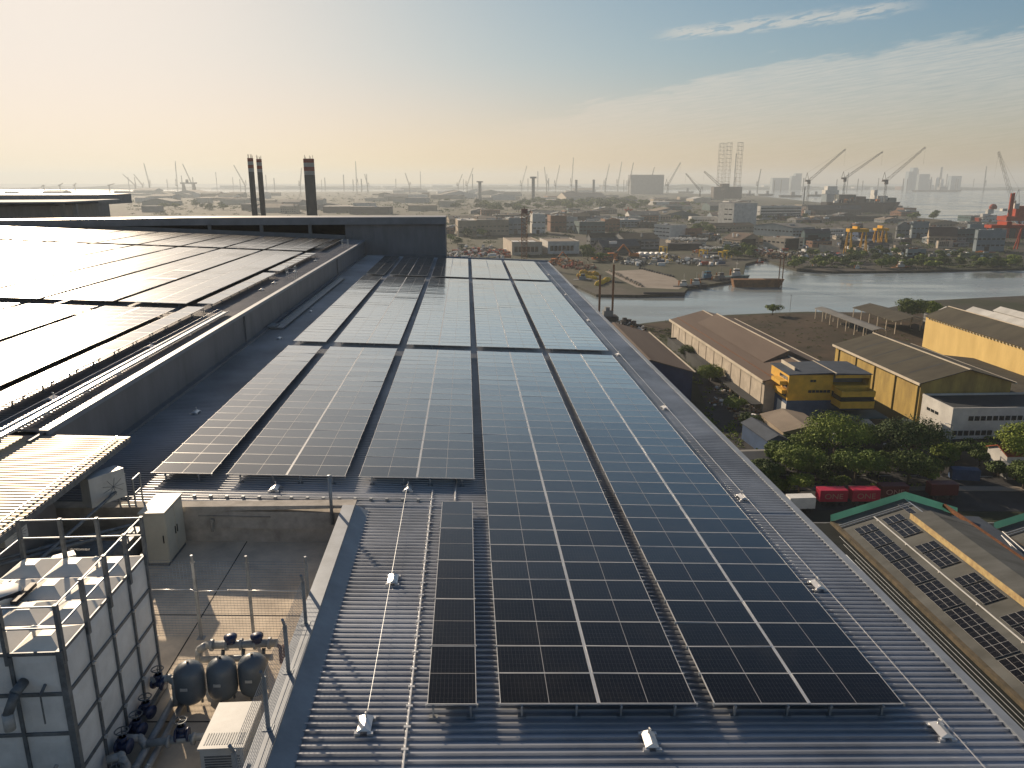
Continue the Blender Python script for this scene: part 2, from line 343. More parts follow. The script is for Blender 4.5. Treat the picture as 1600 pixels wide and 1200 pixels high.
mb.add([(-3.90,-6,-.10),(-3.90,24.3,-.10),(-3.45,24.3,-.335),(-3.45,-6,-.335),(-3.45,-6,-.36),(-3.45,24.3,-.36),(-3.90,24.3,-.4)], [(0,3,2,1),(1,2,5,6),(2,3,4,5)])
mb.box(-4.28, -4.22, -6, 24.0, -.10, .012); mb.box(-4.28,-3.88,-6,24.0,.002,.016)
fpart('parapet_flashing', mb, M['flash'])
mb = MB((0,0,0), RP)
mb.box(-9.05, -6.7, 24.0, 24.04, -.50, -.46); mb.tube((-8.6,23.9,-.62),(-8.6,24.3,-.62),.07,12); mb.tube((-8.6,23.9,-.98),(-8.6,23.9,-.62),.05,8)
fpart('scupper', mb, M['conc'])
# canopy roof over the equipment, left
mb = rib_sheet(-30, -11.75, 8, 25.75, 1.62, pitch=.20, hr=.018); fpart('canopy_roof', mb, M['canopy'])
mb = MB((0,0,0), RP)
mb.box(-11.80, -11.72, 8, 25.8, 1.42, 1.60); mb.box(-30, -11.72, 25.76, 25.84, 1.42, 1.62)
for v in range(9, 26, 3): mb.box(-20, -11.9, v, v+.12, 1.25, 1.55)
fpart('canopy_frame', mb, M['galvd'])
mb = MB((0,0,0), RP); mb.tube((-12.05, 8, 1.71), (-12.05, 25.6, 1.71), .022, 6); fpart('canopy_cable', mb, M['alu'])
mb = MB((0,0,0), RP); mb.box(-20, -12.9, 22.6, 22.8, -1.4, 1.5); mb.box(-13.0,-12.9,14,22.6,-1.4,1.5); fpart('equipment_room_wall', mb, M['wallgrey'])
# bright cable tray and safety lines
def lying(name, label, cat, build, m, group=None, org=None):
    mb = MB(org if org else (0,0,0), RP); build(mb); return tag(mb.build(name, m), label, cat, group)
lying('cable_tray', 'long bright metal cable tray along the edge of the upper roof', 'cable tray', lambda mb: (mb.box(-15.55,-15.15,23.9,49.0,1.93,1.97), mb.box(-15.56,-15.53,23.9,49,1.97,2.04), mb.box(-15.17,-15.14,23.9,49,1.97,2.04), [mb.box(-15.42,-15.28,24.5+i*3,24.6+i*3,1.74,1.93) for i in range(9)]), M['alu'], org=RP(-15.3,36,1.7))
lying('cable_tray', 'pale cable tray bent along the foot of the step wall in shade', 'cable tray', lambda mb: (mb.box(-13.75,-13.3,55,84,-.2,-.12), mb.box(-14.4,-13.75,55,56.2,-.2,-.05), mb.box(-13.80,-13.75,55,84,-.12,-.02)), M['galv'], org=RP(-13.5,60,-.3))
lying('cable_tray', 'thin white conduit run on blocks down the lower roof beside the narrow panel strip', 'conduit', lambda mb: (mb.tube((-1.38,10,-.29),(-1.38,26.1,-.29),.03,6), [mb.box(-1.45,-1.31,10.3+i*.65,10.36+i*.65,-.36,-.26) for i in range(24)]), M['alu'], org=RP(-1.38,18,-.3))
lying('conduit', 'short vertical metal conduit joining the shade under the middle array', 'conduit', lambda mb: mb.tube((-.55,25.2,-.28),(-.55,27.2,-.28),.04,6), M['alu'], org=RP(-.55,26,-.3))
lying('conduit', 'low row of pipe brackets crossing the roof just beyond the plant deck', 'conduit', lambda mb: (mb.tube((-9.7,25.2,-.27),(-1.4,25.2,-.27),.02,6), [mb.box(-9.6+i*.55,-9.5+i*.55,25.15,25.25,-.36,-.24) for i in range(15)]), M['galv'], org=RP(-6,25.2,-.3))
lying('safety_line', 'taut wire lifeline running the whole right edge of the lower roof', 'safety line', lambda mb: mb.tube((10.12,9,-.13),(10.12,110,-.13),.012,5), M['alu'], org=RP(10.1,50,-.2))
lying('safety_line', 'short wire lifeline linking three anchors left of the narrow panel strip', 'safety line', lambda mb: mb.tube((-2.22,13.9,-.13),(-2.3,26.6,-.13),.006,5), M['galv'], org=RP(-2.2,20,-.2))
lying('safety_line', 'thin wire lifeline strung along the upper roof below its right strip', 'safety line', lambda mb: mb.tube((-16.1,25.9,1.95),(-16.1,50,1.95),.010,5), M['alu'], org=RP(-16.1,36,1.9))
# ------------------------------------------------------------------ solar arrays
def basis(rx=0., ry=0.):
    U = Vector((UX, UY, -TU)).normalized(); V = Vector((VX, VY, -TV)); Nn = U.cross(V).normalized(); V = Nn.cross(U)
    m3 = Matrix((U, V, Nn)).transposed()
    return m3 @ Matrix.Rotation(rx, 3, 'X') @ Matrix.Rotation(ry, 3, 'Y')
def module_mesh(w, d, name, gmat):
    mb = MB(); L = .014; T = .035
    x, y = w/2, d/2
    # frame ring
    for a in ((-x, x, -y, -y+L), (-x, x, y-L, y), (-x, -x+L, -y+L, y-L), (x-L, x, -y+L, y-L)): mb.box(*a, -T, .0, 1)
    mb.add([(-x+L,-y+L,-.003),(x-L,-y+L,-.003),(x-L,y-L,-.003),(-x+L,y-L,-.003)], [(0,1,2,3)], 0)
    mb.add([(-x+L,-y+L,-T),(x-L,-y+L,-T),(x-L,y-L,-T),(-x+L,y-L,-T)], [(3,2,1,0)], 3)
    if w > d: mb.add([(-.007,-y+L,-.001),(.007,-y+L,-.001),(.007,y-L,-.001),(-.007,y-L,-.001)], [(0,1,2,3)], 2)
    else: mb.add([(-x+L,-.007,-.001),(x-L,-.007,-.001),(x-L,.007,-.001),(-x+L,.007,-.001)], [(0,1,2,3)], 2)
    me = bpy.data.meshes.new(name); me.from_pydata([tuple(v) for v in mb.v], [], mb.f)
    for k in (gmat, M['aluframe'], M['midline'], M['white']): me.materials.append(k)
    me.polygons.foreach_set('material_index', mb.m); me.update(); return me
MODW = module_mesh(2.094, 1.040, 'solar_panel', M['glass'])
MODT = module_mesh(1.040, 2.094, 'solar_panel', M['glass'])
rnd = random.Random(5)
def array(u0, v0, cols, rows, label, group, h0=0., single=False, tall=False, seed=0, roofh=None):
    """an array of modules on rails; u0, v0 its near left corner"""
    w, dv = (1.040, 2.116) if tall else (2.094, 1.05)
    cw = w+.045; width = cols*cw-.045
    C = RP(u0+width/2, v0, h0-.35); th = thing('solar_array', label, 'solar panels', C, 0, group)
    base = basis()
    if not single:
        me = MODT if tall else MODW
        for r in range(rows):
            for c in range(cols):
                o = bpy.data.objects.new('solar_panel', me); COL.objects.link(o); o.parent = th
                p = RP(u0+w/2+c*cw, v0+(2.094 if tall else 1.04)/2+r*dv, h0)
                o.matrix_local = Matrix.Translation(p-C) @ basis(rnd.gauss(0, .0048), rnd.gauss(0, .003)).to_4x4()
    else:
        mb = MB(C, RP)
        for c in range(cols):
            a = u0+c*cw
            for r in range(rows):
                y = v0+r*dv; k = rnd.gauss(0, .0022); k2 = rnd.gauss(0, .001)
                e = h0
                mb.add([(a+.012,y+.012,e-k),(a+w-.012,y+.012,e-k+k2),(a+w-.012,y+1.028,e+k+k2),(a+.012,y+1.028,e+k)], [(0,1,2,3)], 0)
                mb.add([(a+w/2-.007,y+.012,e+.004),(a+w/2+.007,y+.012,e+.004),(a+w/2+.007,y+1.028,e+.004),(a+w/2-.007,y+1.028,e+.004)], [(0,1,2,3)], 1)
            mb.box(a, a+w, v0, v0+rows*dv, h0-.04, h0-.006, 1)
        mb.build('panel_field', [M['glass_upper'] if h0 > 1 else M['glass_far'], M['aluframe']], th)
    L = rows*dv
    mb = MB(C, RP)
    for c in range(cols):
        a = u0+c*cw
        for q in ((.22, .78) if not tall else (.12, .88)):
            pass
        if c: mb.box(a-.042, a-.003, v0+.01, v0+L-.02, h0-.05, h0-.003)
    if cols > 1: mb.build('mounting_rail', M['alu'], th)
    mb = MB(C, RP)
    for c in range(cols):
        a = u0+c*cw
        for q in ((.22, .78) if not tall else (.12, .88)): mb.box(a+w*q-.02, a+w*q+.02, v0-.06, v0+L+.03, h0-.085, h0-.036)
    step = 1.05 if not single and not tall else 2.116 if tall else 4.2
    n = int(L/step)+1
    for c in range(cols):
        a = u0+c*cw
        for q in ((.22, .78) if not tall else (.12, .88)):
            for i in range(n):
                if not tall and not single and 0 < i < n-1 and i % 2: continue
                y = v0+.02+i*step
                mb.box(a+w*q-.02, a+w*q+.02, y-.03, y+.03, h0-.36, h0-.085); mb.box(a+w*q-.09, a+w*q+.09, y-.05, y+.05, h0-.36, h0-.31)
    if not single and h0 < 1:
        for c in range(cols):
            a = u0+c*cw
            for r in range(rows+1):
                y = v0+r*dv-.008
                if c == 0: mb.box(a-.035, a+.002, y-.03, y+.03, h0-.06, h0+.004)
                if c == cols-1: mb.box(a+w-.002, a+w+.035, y-.03, y+.03, h0-.06, h0+.004)
    mb.build('support_frame', M['galvd'] if h0 > 1 else M['galv'], th)
    return th
G1 = 'long solar arrays on the lower roof'
ul = [-11.48, -8.83, -4.09, .56, 5.20]; nm = ['leftmost', 'second', 'third', 'fourth', 'rightmost']
for i in range(5):
    c = 1 if i == 0 else 2
    if i < 3: array(ul[i], 26.6, c, 21, ['narrow single column array nearest the step wall, front row of the lower roof', 'front row array second from the step wall, two panels wide', 'front row array ending just above the narrow panel strip, two panels wide'][i], G1)
    else: array(ul[i], 13.95, c, 33, ['very long front array of black panels just right of the narrow strip', 'very long front array of black panels nearest the right roof edge'][i-3], G1)
for i in range(5):
    array(ul[i], 50.07, 1 if i == 0 else 2, 34, ['middle row single column array beside the step wall', 'middle row array second from the step wall', 'middle row array at the centre of the lower roof', 'middle row array second from the right roof edge', 'middle row array beside the right roof edge'][i], G1)
for i in range(5):
    array(ul[i], 87.5, 1 if i == 0 else 2, 20, ['far row single column array in the shade of the end wall', 'far row array in shade, second from the step wall', 'far row array half dark with the reflected end wall', 'far row array second from the right roof edge, pale with sky', 'far row array at the far right corner of the lower roof'][i], G1, single=True)
array(-.98, 13.93, 1, 5, 'short narrow strip of five dark panels between the conduit and the long array', None, tall=True)
G2 = 'solar arrays on the upper roof'
ur = [-22.43-4.62*k for k in range(14)]
k = 0
for k, u in enumerate(ur):
    if k < 5: array(u, 17.0 if False else 26.3, 2, 21 if k < 9 else 20, ['glaring near row array on the upper roof next to the cable tray', 'second near row array on the upper roof, washed out by sun', 'third near row array on the upper roof, part in the frame', 'fourth near row array on the upper roof, at the left edge', 'fifth near row array on the upper roof, just past the left edge'][k], G2, h0=2.2, single=(k > 1))
for k, u in enumerate(ur[:9]):
    array(u, 50.3, 2, 35, 'middle row array of the upper roof, number %s in from the step wall' % ['one', 'two', 'three', 'four', 'five', 'six', 'seven', 'eight', 'nine'][k] if k else 'middle row array of the upper roof nearest the narrow white strips', G2, h0=2.2, single=True)
for k, u in enumerate(ur[:13]):
    array(u, 88.7, 2, 17, ['far row array of the upper roof closest to the end wall', 'second', 'third', 'fourth', 'fifth', 'sixth', 'seventh', 'eighth', 'ninth', 'tenth', 'eleventh', 'twelfth', 'thirteenth'][k]+('' if k == 0 else ' array from the right in the far row of the upper roof'), G2, h0=2.2, single=True)
G3 = 'narrow panel strips on the upper roof'
array(-17.70, 25.9, 1, 11, 'long narrow single panel strip beside the cable tray, glaring in the sun', G3, h0=2.2, tall=True)
array(-17.60, 50.6, 1, 8, 'narrow white looking strip in front of the roof hatch rails', G3, h0=2.2, tall=True)
array(-17.65, 69.2, 1, 8, 'narrow pale strip between the two hatch rails', G3, h0=2.2, tall=True)
array(-17.9, 92.3, 1, 7, 'farthest narrow strip, close to the fascia of the end wall', G3, h0=2.2, tall=True)
# roof anchors
def anchor():
    t = thing('roof_anchor', '', 'anchor', (0,0,0))
    mb = MB(); mb.box(-.14,.14,-.24,.24,.07,.085); mb.add([(-.14,-.24,.085),(.14,-.24,.085),(.14,.24,.085),(-.14,.24,.085),(0,-.20,.15),(0,.20,.15)], [(0,1,4),(1,2,5,4),(2,3,5),(3,0,4,5)])
    for x in (-.13, .13):
        for y in (-.26, .2): mb.box(x-.06, x+.06, y-.03, y+.05, -.0, .07)
    mb.build('base_plate', M['alu'], t)
    mb = MB(); mb.tube((0,.12,.14),(0,.12,.26),.022,8); mb.tube((0,.12,.26),(.0,.02,.30),.02,8); mb.build('post', M['alu'], t)
    return t
A0 = anchor(); first = True
spots = [(-2.25,13.65,0,'near roof anchor left of the conduit, at the end of its wire'), (-2.22,19.6,0,'middle roof anchor on the short wire left of the conduit'), (-2.28,26.2,0,'farthest roof anchor on the short wire, below the middle array'),
 (3.6,13.15,0,'dull roof anchor standing alone below the fourth array'), (9.99,13.4,0,'nearest roof anchor on the right edge lifeline'), (10.05,19.5,0,'second roof anchor on the right edge lifeline'),
 (10.1,25.9,0,'third roof anchor on the right edge lifeline'), (10.12,37.5,0,'fourth roof anchor on the right edge lifeline'), (10.12,50,0,'fifth roof anchor, level with the cross gap'), (10.12,63,0,'sixth roof anchor on the right lifeline'), (10.12,78,0,'seventh roof anchor on the right lifeline'), (10.12,95,0,'eighth roof anchor on the right lifeline'),
 (-7.0,26.0,0,'roof anchor between the plant deck parapet and the second array'), (-12.7,34.8,0,'shaded roof anchor by the step wall, left of the first array'), (-13.2,24.9+.9,0,'shaded roof anchor in the corner under the canopy edge'), (-12.9,52,0,'shaded roof anchor beside the cross gap'), (-12.9,63,0,'shaded roof anchor near the bent tray'),
 (-16.15,29.5,2.09,'upper roof anchor beside the cable tray, nearest the camera'), (-16.15,39,2.09,'upper roof anchor half way along the cable tray'), (-15.9,64.0,2.09,'upper roof anchor in front of the hatch rail'), (-15.9,72,2.09,'upper roof anchor behind the hatch rail'), (-15.9,82,2.09,'upper roof anchor at the end of the second strip'), (-15.9,60,2.09,'upper roof anchor below the end of the first white strip')]
for i, (u, v, dh, lb) in enumerate(spots):
    p = RP(u, v, -.33+dh)
    o = A0 if i == 0 else dup(A0, p)
    o.location = p; o.rotation_euler = (0, R(2.5), -YAW*0+R(3.3)); o['label'] = lb; o['group'] = 'roof safety anchors'
# hatch rails on the upper roof edge
def hatch(u, v, lb):
    t = thing('ladder_hoop', lb, 'ladder rail', RP(u, v, 1.75), R(3.3), 'ladder hoops at the step wall')
    mb = MB()
    for x in (-.35, .35):
        mb.tube((x,0,0),(x,0,1.1),.025,6); mb.tube((x,.7,0),(x,.7,1.1),.025,6); mb.tube((x,0,1.1),(x,.7,1.1),.025,6); mb.tube((x,0,.6),(x,.7,.6),.02,6)
    mb.build('handrail', M['alu'], t)
    mb = MB()
    for z in (.25,.6,.95): mb.tube((-.35,0,z),(.35,0,z),.018,6)
    mb.build('rung', M['alu'], t)
hatch(-15.2, 67.0, 'white ladder hoop standing at the wall edge half way along'); hatch(-15.2, 97.5, 'white ladder hoop at the wall edge near the end wall')
# ------------------------------------------------------------------ plant deck
def zup(u, v, h): return RP(u, v, h).z
# sectional water tank: upright box, its top level; local metres from its near right foot
TB = RP(-7.47, 12.62, -1.42); TRZ = R(3.33)     # local +x right, +y away
tk = thing('water_tank', 'big pale sectional water tank with pyramid pressed lids at lower left', 'water tank', TB, TRZ)
TW, TD, TH = 2.66, 3.74, 3.52
mb = MB(); mb.box(-TW, 0, 0, TD, .12, TH)
tk_b = mb.build('tank_body', M['grp'], tk)
# pressed panels on the near and right faces
mb = MB(); nz = 4; ph = (TH-.12)/nz
def press(o, a, b, n, m=0, k=.05):  # shallow raised field on a face quad: origin, two edges, outward normal
    o, a, b, n = map(Vector, (o, a, b, n)); P = [o+a*.07+b*.07, o+a*.93+b*.07, o+a*.93+b*.93, o+a*.07+b*.93]
    Q = [o+a*.22+b*.22+n*k, o+a*.78+b*.22+n*k, o+a*.78+b*.78+n*k, o+a*.22+b*.78+n*k]
    mb.add(P+Q, [(4,5,6,7),(0,1,5,4),(1,2,6,5),(2,3,7,6),(3,0,4,7)], m)
for j in range(nz):
    z = .12+j*ph
    for i in range(4): press((.002, i*TD/4, z), (0, TD/4, 0), (0, 0, ph), (1,0,0), k=.02)
    for i in range(3): press((-TW+i*TW/3, -.002, z), (TW/3, 0, 0), (0, 0, ph), (0,-1,0), k=.02)
mb.build('side_panel', M['grp'], tk)
for i in range(3):
    for j in range(4):
        mb = MB(); a, b = TW/3, TD/4; x, y = -TW+i*a, j*b
        mb.add([(x+.015,y+.015,TH+.004),(x+a-.015,y+.015,TH+.004),(x+a-.015,y+b-.015,TH+.004),(x+.015,y+b-.015,TH+.004),
                (x+a*.36,y+b*.36,TH+.15),(x+a*.64,y+b*.36,TH+.15),(x+a*.64,y+b*.64,TH+.15),(x+a*.36,y+b*.64,TH+.15)],
               [(4,5,6,7),(0,1,5,4),(1,2,6,5),(2,3,7,6),(3,0,4,7)])
        mb.build('lid_panel', M['grptop'], tk)
mb = MB()
for z in [.12+j*ph for j in range(nz+1)]:
    w = .035
    mb.box(.0, .03, -.03, TD+.02, z-w, z+w); mb.box(-TW-.02, .03, -.032, 0, z-w, z+w)
for i in range(5): mb.box(.0, .045, i*TD/4-.03, i*TD/4+.03, .1, TH-.05)
for i in range(4): mb.box(-TW+i*TW/3-.03, -TW+i*TW/3+.03, -.045, 0, .1, TH-.05)
mb.box(-.06, .06, -.06, .06, .05, TH+.06)
mb.build('joint_flange', M['galvd'], tk)
mb = MB()
for z in [.12+j*ph for j in range(1, nz)]:
    for i in range(1, 4): mb.box(.04, .09, i*TD/4-.05, i*TD/4+.02, z-.02, z+.03)
mb.build('tie_bolt', M['alu'], tk)
mb = MB(); mb.box(-TW-.1, .1, -.1, TD+.1, 0, .12); mb.build('tank_base', M['galvd'], tk)
for i, (x, y) in enumerate(((-.62, .35), (-.72, 3.05))):
    mb = MB(); mb.lathe((x, y, TH), [(.03,0),(.03,.26),(.075,.27),(.075,.31),(.03,.35)], 12); mb.build('vent', M['white'], tk, True)
mb = MB(); mb.lathe((-2.15, 1.95, TH+.05), [(.40,0),(.40,.10),(.36,.14),(.1,.20)], 24); mb.build('manhole', M['grptop'], tk, True)
mb = MB(); mb.box(-1.72,-1.6,1.55,2.3,TH+.10,TH+.18); mb.tube((-2.6,1.1,TH+.12),(-1.7,1.9,TH+.17),.05,8); mb.build('hose', M['black'], tk)
mb = MB(); mb.tube((-.72,-.02,2.95),(-.72,-.32,2.93),.095,14); mb.tube((-.72,-.30,2.93),(-.86,-.40,2.55),.085,14); mb.build('overflow_pipe', M['galvd'], tk, True)
mb = MB(); mb.tube((-.86,-.40,2.58),(-.86,-.40,2.25),.095,14); mb.build('overflow_sleeve', M['tubemetal'], tk, True)
mb = MB(); mb.tube((-.35,-.02,2.88),(-.35,-.22,2.8),.03,8); mb.tube((-.35,-.22,2.8),(-.35,-.22,2.2),.015,6); mb.build('gauge_tube', M['galvd'], tk)
# guard rail round the tank top
gp = [(0.02, y) for y in (.15, 1.0, 2.85, TD-.03)]
pr = [(.03, .02), (.03, .95), (.03, 1.9), (.03, 2.85), (.03, TD)]
fr = [(-.95, TD), (-1.75, TD), (-TW, TD)]; nr = [(-.95, 0), (-1.9, 0), (-TW, 0)]
for x, y in pr+fr+nr+[(-TW, 2.4), (-TW, 1.2)]:
    mb = MB(); ox = .05 if x > -.1 else 0
    mb.box(x-.03, x+.04, y-.045, y+.045, TH-.22, TH+.96); mb.build('guard_post', M['galvd'], tk)
for z in (TH+.93, TH+.50):
    for a, b in (((.03,0,z),(.03,TD,z)), ((.03,TD,z),(-TW,TD,z)), ((.03,0,z),(-TW,0,z)), ((-TW,0,z),(-TW,TD,z))):
        mb = MB(); mb.tube(a, b, .018, 6); mb.build('guard_rail', M['galv'], tk)
# tall cream cabinet
cb = thing('electrical_cabinet', 'tall cream steel cabinet standing behind the tank, its top lit by the sun', 'cabinet', RP(-9.5, 22.4, -1.45), R(3.33))
mb = MB(); mb.box(-.72, .02, 0, 1.5, .12, 1.78); mb.build('cabinet_body', M['cabinet'], cb)
mb = MB(); mb.box(-.75, .05, -.04, 1.54, 1.78, 1.83); mb.build('cabinet_roof', M['cabinet'], cb)
mb = MB(); mb.box(.02,.035,.04,.73,.2,1.72); mb.box(.02,.035,.78,1.46,.2,1.72); mb.box(-.70,.0,-.012,.0,.2,1.72); mb.build('door', M['cabinet'], cb)
mb = MB(); mb.box(.035,.06,.66,.69,.8,1.05); mb.box(.035,.06,.82,.85,.8,1.05); mb.box(-.08,-.05,-.04,-.012,.8,1.05); mb.build('handle', M['black'], cb)
mb = MB(); mb.box(-.7,0,0,1.48,0,.12); mb.build('plinth', M['galvd'], cb)
# three pressure vessels
def vessel(u, v, lb):
    t = thing('pressure_vessel', lb, 'tank', RP(u, v, -1.42), 0, 'pressure vessels beside the pumps')
    mb = MB(); r = .34; H = 1.05
    mb.lathe((0,0,0), [(.12,.12),(.22,.15),(.31,.24),(r,.36),(r,H-.22),(.32,H-.10),(.26,H-.01),(.17,H+.055),(.07,H+.09),(.01,H+.10)], 32); mb.build('vessel_body', M['vessel'], t, True)
    mb = MB()
    for a in range(3): x, y = .22*math.cos(a*2.09+.5), .22*math.sin(a*2.09+.5); mb.tube((x,y,0),(x,y,.22),.03,6)
    mb.build('leg', M['vessel'], t)
    mb = MB(); mb.tube((0,-.0,H+.09),(0,0,H+.13),.03,8); mb.build('lifting_eye', M['black'], t)
    mb = MB(); mb.box(-.08,.08,-r-.006,-r+.02,.62,.69); mb.build('name_plate', M['acwhite'], t)
vessel(-6.55, 15.75, 'dark grey domed pressure vessel, leftmost of the three beside the pumps'); vessel(-5.86, 15.9, 'dark grey domed pressure vessel, middle one of three'); vessel(-5.19, 16.05, 'dark grey domed pressure vessel, rightmost, half behind the mesh fence')
# pump manifold behind them
mf = thing('pump_manifold', 'horizontal pipe header with flanges and blue valves behind the three vessels', 'pump set', RP(-5.9, 17.25, -1.42), R(3.33))
mb = MB(); mb.tube((-.75,0,.62),(1.0,0,.62),.10,14); mb.tube((-.85,-.2,.35),(.9,-.2,.35),.08,12); mb.tube((-.75,0,.62),(-.95,0,.5),.10,12); mb.tube((-.95,0,.5),(-1.0,0,.1),.09,12); mb.build('header_pipe', M['tubemetal'], mf, True)
mb = MB()
for x in (-.62,-.25,.1,.45,.8): mb.tube((x-.03,0,.62),(x+.03,0,.62),.15,14)
mb.build('flange', M['tubemetal'], mf)
for x in (-.15, .5):
    mb = MB(); mb.tube((x,0,.68),(x,0,.80),.13,12); mb.lathe((x,0,.80), [(.16,0),(.16,.06),(.05,.10)], 16); mb.build('control_valve', M['navy'], mf, True)
for x in (-.35, .15, .65):
    mb = MB(); mb.tube((x,-.15,0),(x,-.15,.36),.11,12); mb.tube((x,-.02,.5),(x,-.15,.3),.05,8); mb.build('pump', M['galvd'], mf, True)
mb = MB(); mb.path([(.9,0,.62),(1.05,0,.5),(1.05,0,.05)], .05, 8); mb.build('riser', M['rust'], mf, True)
# pipework between the tank and the vessels
def pipes(name, label, pts, r, m='tubemetal', cat='pipe', grp=None, flanges=()):
    o = RP(*pts[0]); mb = MB(o, RP); mb.path(pts, r, 14)
    for p in pts[1:-1]: mb.lathe(p, [(r*.6,-r),(r*1.0,-r*.5),(r*1.02,0),(r*1.0,r*.5),(r*.6,r)], 14)
    for a, b in flanges: mb.tube(a, b, r*1.6, 14)
    return tag(mb.build(name, M[m], smooth=True), label, cat, grp)
pipes('outlet_pipe', 'pale outlet pipe bending down from the far valve on the tank side', [(-7.4,15.7,-.72),(-7.0,15.75,-.70),(-6.85,15.7,-.78),(-6.85,15.6,-1.3)], .085, flanges=[((-6.9,15.7,-.79),(-6.8,15.7,-.80))])
pipes('suction_pipe', 'long pale pipe lying along the tank foot toward the camera', [(-6.95,16.2,-1.25),(-6.95,13.6,-1.25),(-6.95,12.2,-1.25)], .08)
pipes('suction_pipe', 'second long pipe beside the first, a little nearer the vessels', [(-6.72,15.6,-1.28),(-6.72,12.0,-1.28)], .07)
pipes('cross_pipe', 'pipe crossing from the tank foot to the box beside the vessels', [(-7.35,14.1,-.95),(-7.05,14.15,-1.0),(-6.95,14.1,-1.1),(-5.6,14.3,-1.05)], .08, flanges=[((-6.5,14.15,-1.08),(-6.44,14.15,-1.08)),((-6.0,14.2,-1.06),(-5.94,14.2,-1.06))])
pipes('cross_pipe', 'lower pipe crossing below the mesh at the bottom of the photo', [(-7.3,13.0,-1.0),(-6.9,13.1,-1.05),(-6.6,13.0,-1.1),(-5.2,13.3,-1.1)], .085)
pipes('outlet_pipe', 'curved pipe leaving the nearest blue valve', [(-7.35,13.35,-.85),(-7.1,13.4,-.8),(-6.98,13.3,-.95),(-6.98,13.2,-1.2)], .085)
pipes('thin_pipe', 'red brown thin pipe behind the fence corner', [(-4.75,17.2,-1.3),(-4.75,17.2,-.8),(-4.55,16.9,-.8),(-4.5,16.0,-.85)], .03, 'rust')
def valve(u, v, h, lb):
    t = thing('gate_valve', lb, 'valve', RP(u, v, h), R(rnd.uniform(-20,20)), 'navy gate valves on the tank side')
    mb = MB(); mb.tube((-.12,0,0),(.12,0,0),.10,12); mb.tube((0,0,0),(0,0,.22),.075,12); mb.tube((-.14,0,0),(-.10,0,0),.15,14); mb.tube((.10,0,0),(.14,0,0),.15,14); mb.tube((0,0,.18),(0,0,.22),.10,10); mb.build('valve_body', M['navy'], t, True)
    mb = MB(); n = 16
    for i in range(n):
        a, b = 2*math.pi*i/n, 2*math.pi*(i+1)/n; mb.tube((.13*math.cos(a),.13*math.sin(a),.36),(.13*math.cos(b),.13*math.sin(b),.36),.014,5)
    for a in (0, 2.1, 4.2): mb.tube((0,0,.35),(.13*math.cos(a),.13*math.sin(a),.36),.010,5)
    mb.tube((0,0,.22),(0,0,.38),.014,6); mb.build('hand_wheel', M['galvd'], t)
valve(-7.22, 15.7, -.78, 'navy gate valve at the far end of the tank side, handwheel upright'); valve(-7.22, 14.95, -.95, 'navy gate valve, second from the far end of the tank side'); valve(-7.22, 14.45, -1.0, 'navy gate valve, third along the tank side, low down'); valve(-7.2, 13.75, -.85, 'navy gate valve nearest the camera on the tank side')
valve(-6.22, 14.25, -1.0, 'navy gate valve with pale handwheel on the crossing pipe below the vessels'); valve(-6.95, 12.9, -1.0, 'navy gate valve in the dark corner at the foot of the tank')
# perforated cover box
bx = thing('pump_cover_box', 'pale louvred steel cover box in front of the vessels, by the fence', 'equipment box', RP(-5.45, 13.15, -1.45), R(3.33))
mb = MB(); mb.box(0,.85,0,1.35,.05,1.0); mb.build('box_body', M['acwhite'], bx)
mb = MB(); mb.box(-.03,.88,-.03,1.38,1.0,1.04); mb.build('box_lid', M['acwhite'], bx)
mb = MB()
for i in range(16): mb.box(.06+i*.05,.078+i*.05,.08,.42,1.04,1.047)
for i in range(12): mb.box(.08,.78,-.012,0,.15+i*.06,.18+i*.06)
mb.build('vent_slot', M['galvd'], bx)
# mesh fences
def fence(name, lb, pts, h, post_lean, mesh_h, side):
    """pts: list of (u,v) of posts; base height hb"""
    hb, ht = h; o = RP(pts[0][0], pts[0][1], hb); t = thing(name, lb, 'fence', o)
    for (u, v) in pts:
        mb = MB(o, RP); du, dv = post_lean
        mb.box(u-.035,u+.035,v-.035,v+.035,hb,ht)
        mb.tube((u,v,ht-.02),(u+du,v+dv,ht+.22),.035,6)
        mb.build('post', M['galv'], t)
        mb = MB(o, RP); mb.box(u-.1,u+.1,v-.1,v+.1,hb,hb+.012); mb.build('foot_plate', M['galv'], t)
    for a, b in zip(pts, pts[1:]):
        mb = MB(o, RP); L = math.dist(a, b); n = int(L/.085)
        z0, z1 = hb+.06, ht+.04
        nzz = int((z1-z0)/.075)
        for i in range(nzz+1):
            z = z0+(z1-z0)*i/nzz; mb.tube((*a, z), (*b, z), .0055, 3, cap=False)
        for i in range(n+1):
            q = i/n; x, y = a[0]+(b[0]-a[0])*q, a[1]+(b[1]-a[1])*q; mb.tube((x,y,z0),(x,y,z1),.0022, 3, cap=False)
        o2 = mb.build('mesh_panel', M['galv'], t)
    return t
fence('mesh_fence', 'low wire mesh fence across the sunny deck, from the tank to the parapet', [(-8.5,18.5),(-7.25,18.5),(-5.87,18.5),(-4.35,18.5)], (-1.45,.78), (.0,-.03), 0, 0)
fence('mesh_fence', 'steel wire mesh fence standing on the right parapet of the plant deck', [(-4.08,11.2),(-4.08,13.2),(-4.08,15.0),(-4.08,16.9)], (.015,1.18), (.0,-.14), 0, 0)
fence('mesh_fence', 'mesh fence running across the bottom of the photo in front of the tank', [(-9.5,11.9),(-7.6,11.9),(-6.0,11.9),(-4.2,11.9)], (-1.45,.0), (.1,.1), 0, 0)
o = RP(-4.66, 24.0, -.7); mb = MB(o, RP); mb.tube((-4.66,24.0,-.7),(-4.66,24.0,1.0),.055,12); mb.tube((-4.66,24.0,1.0),(-4.66,24.0,1.06),.075,12)
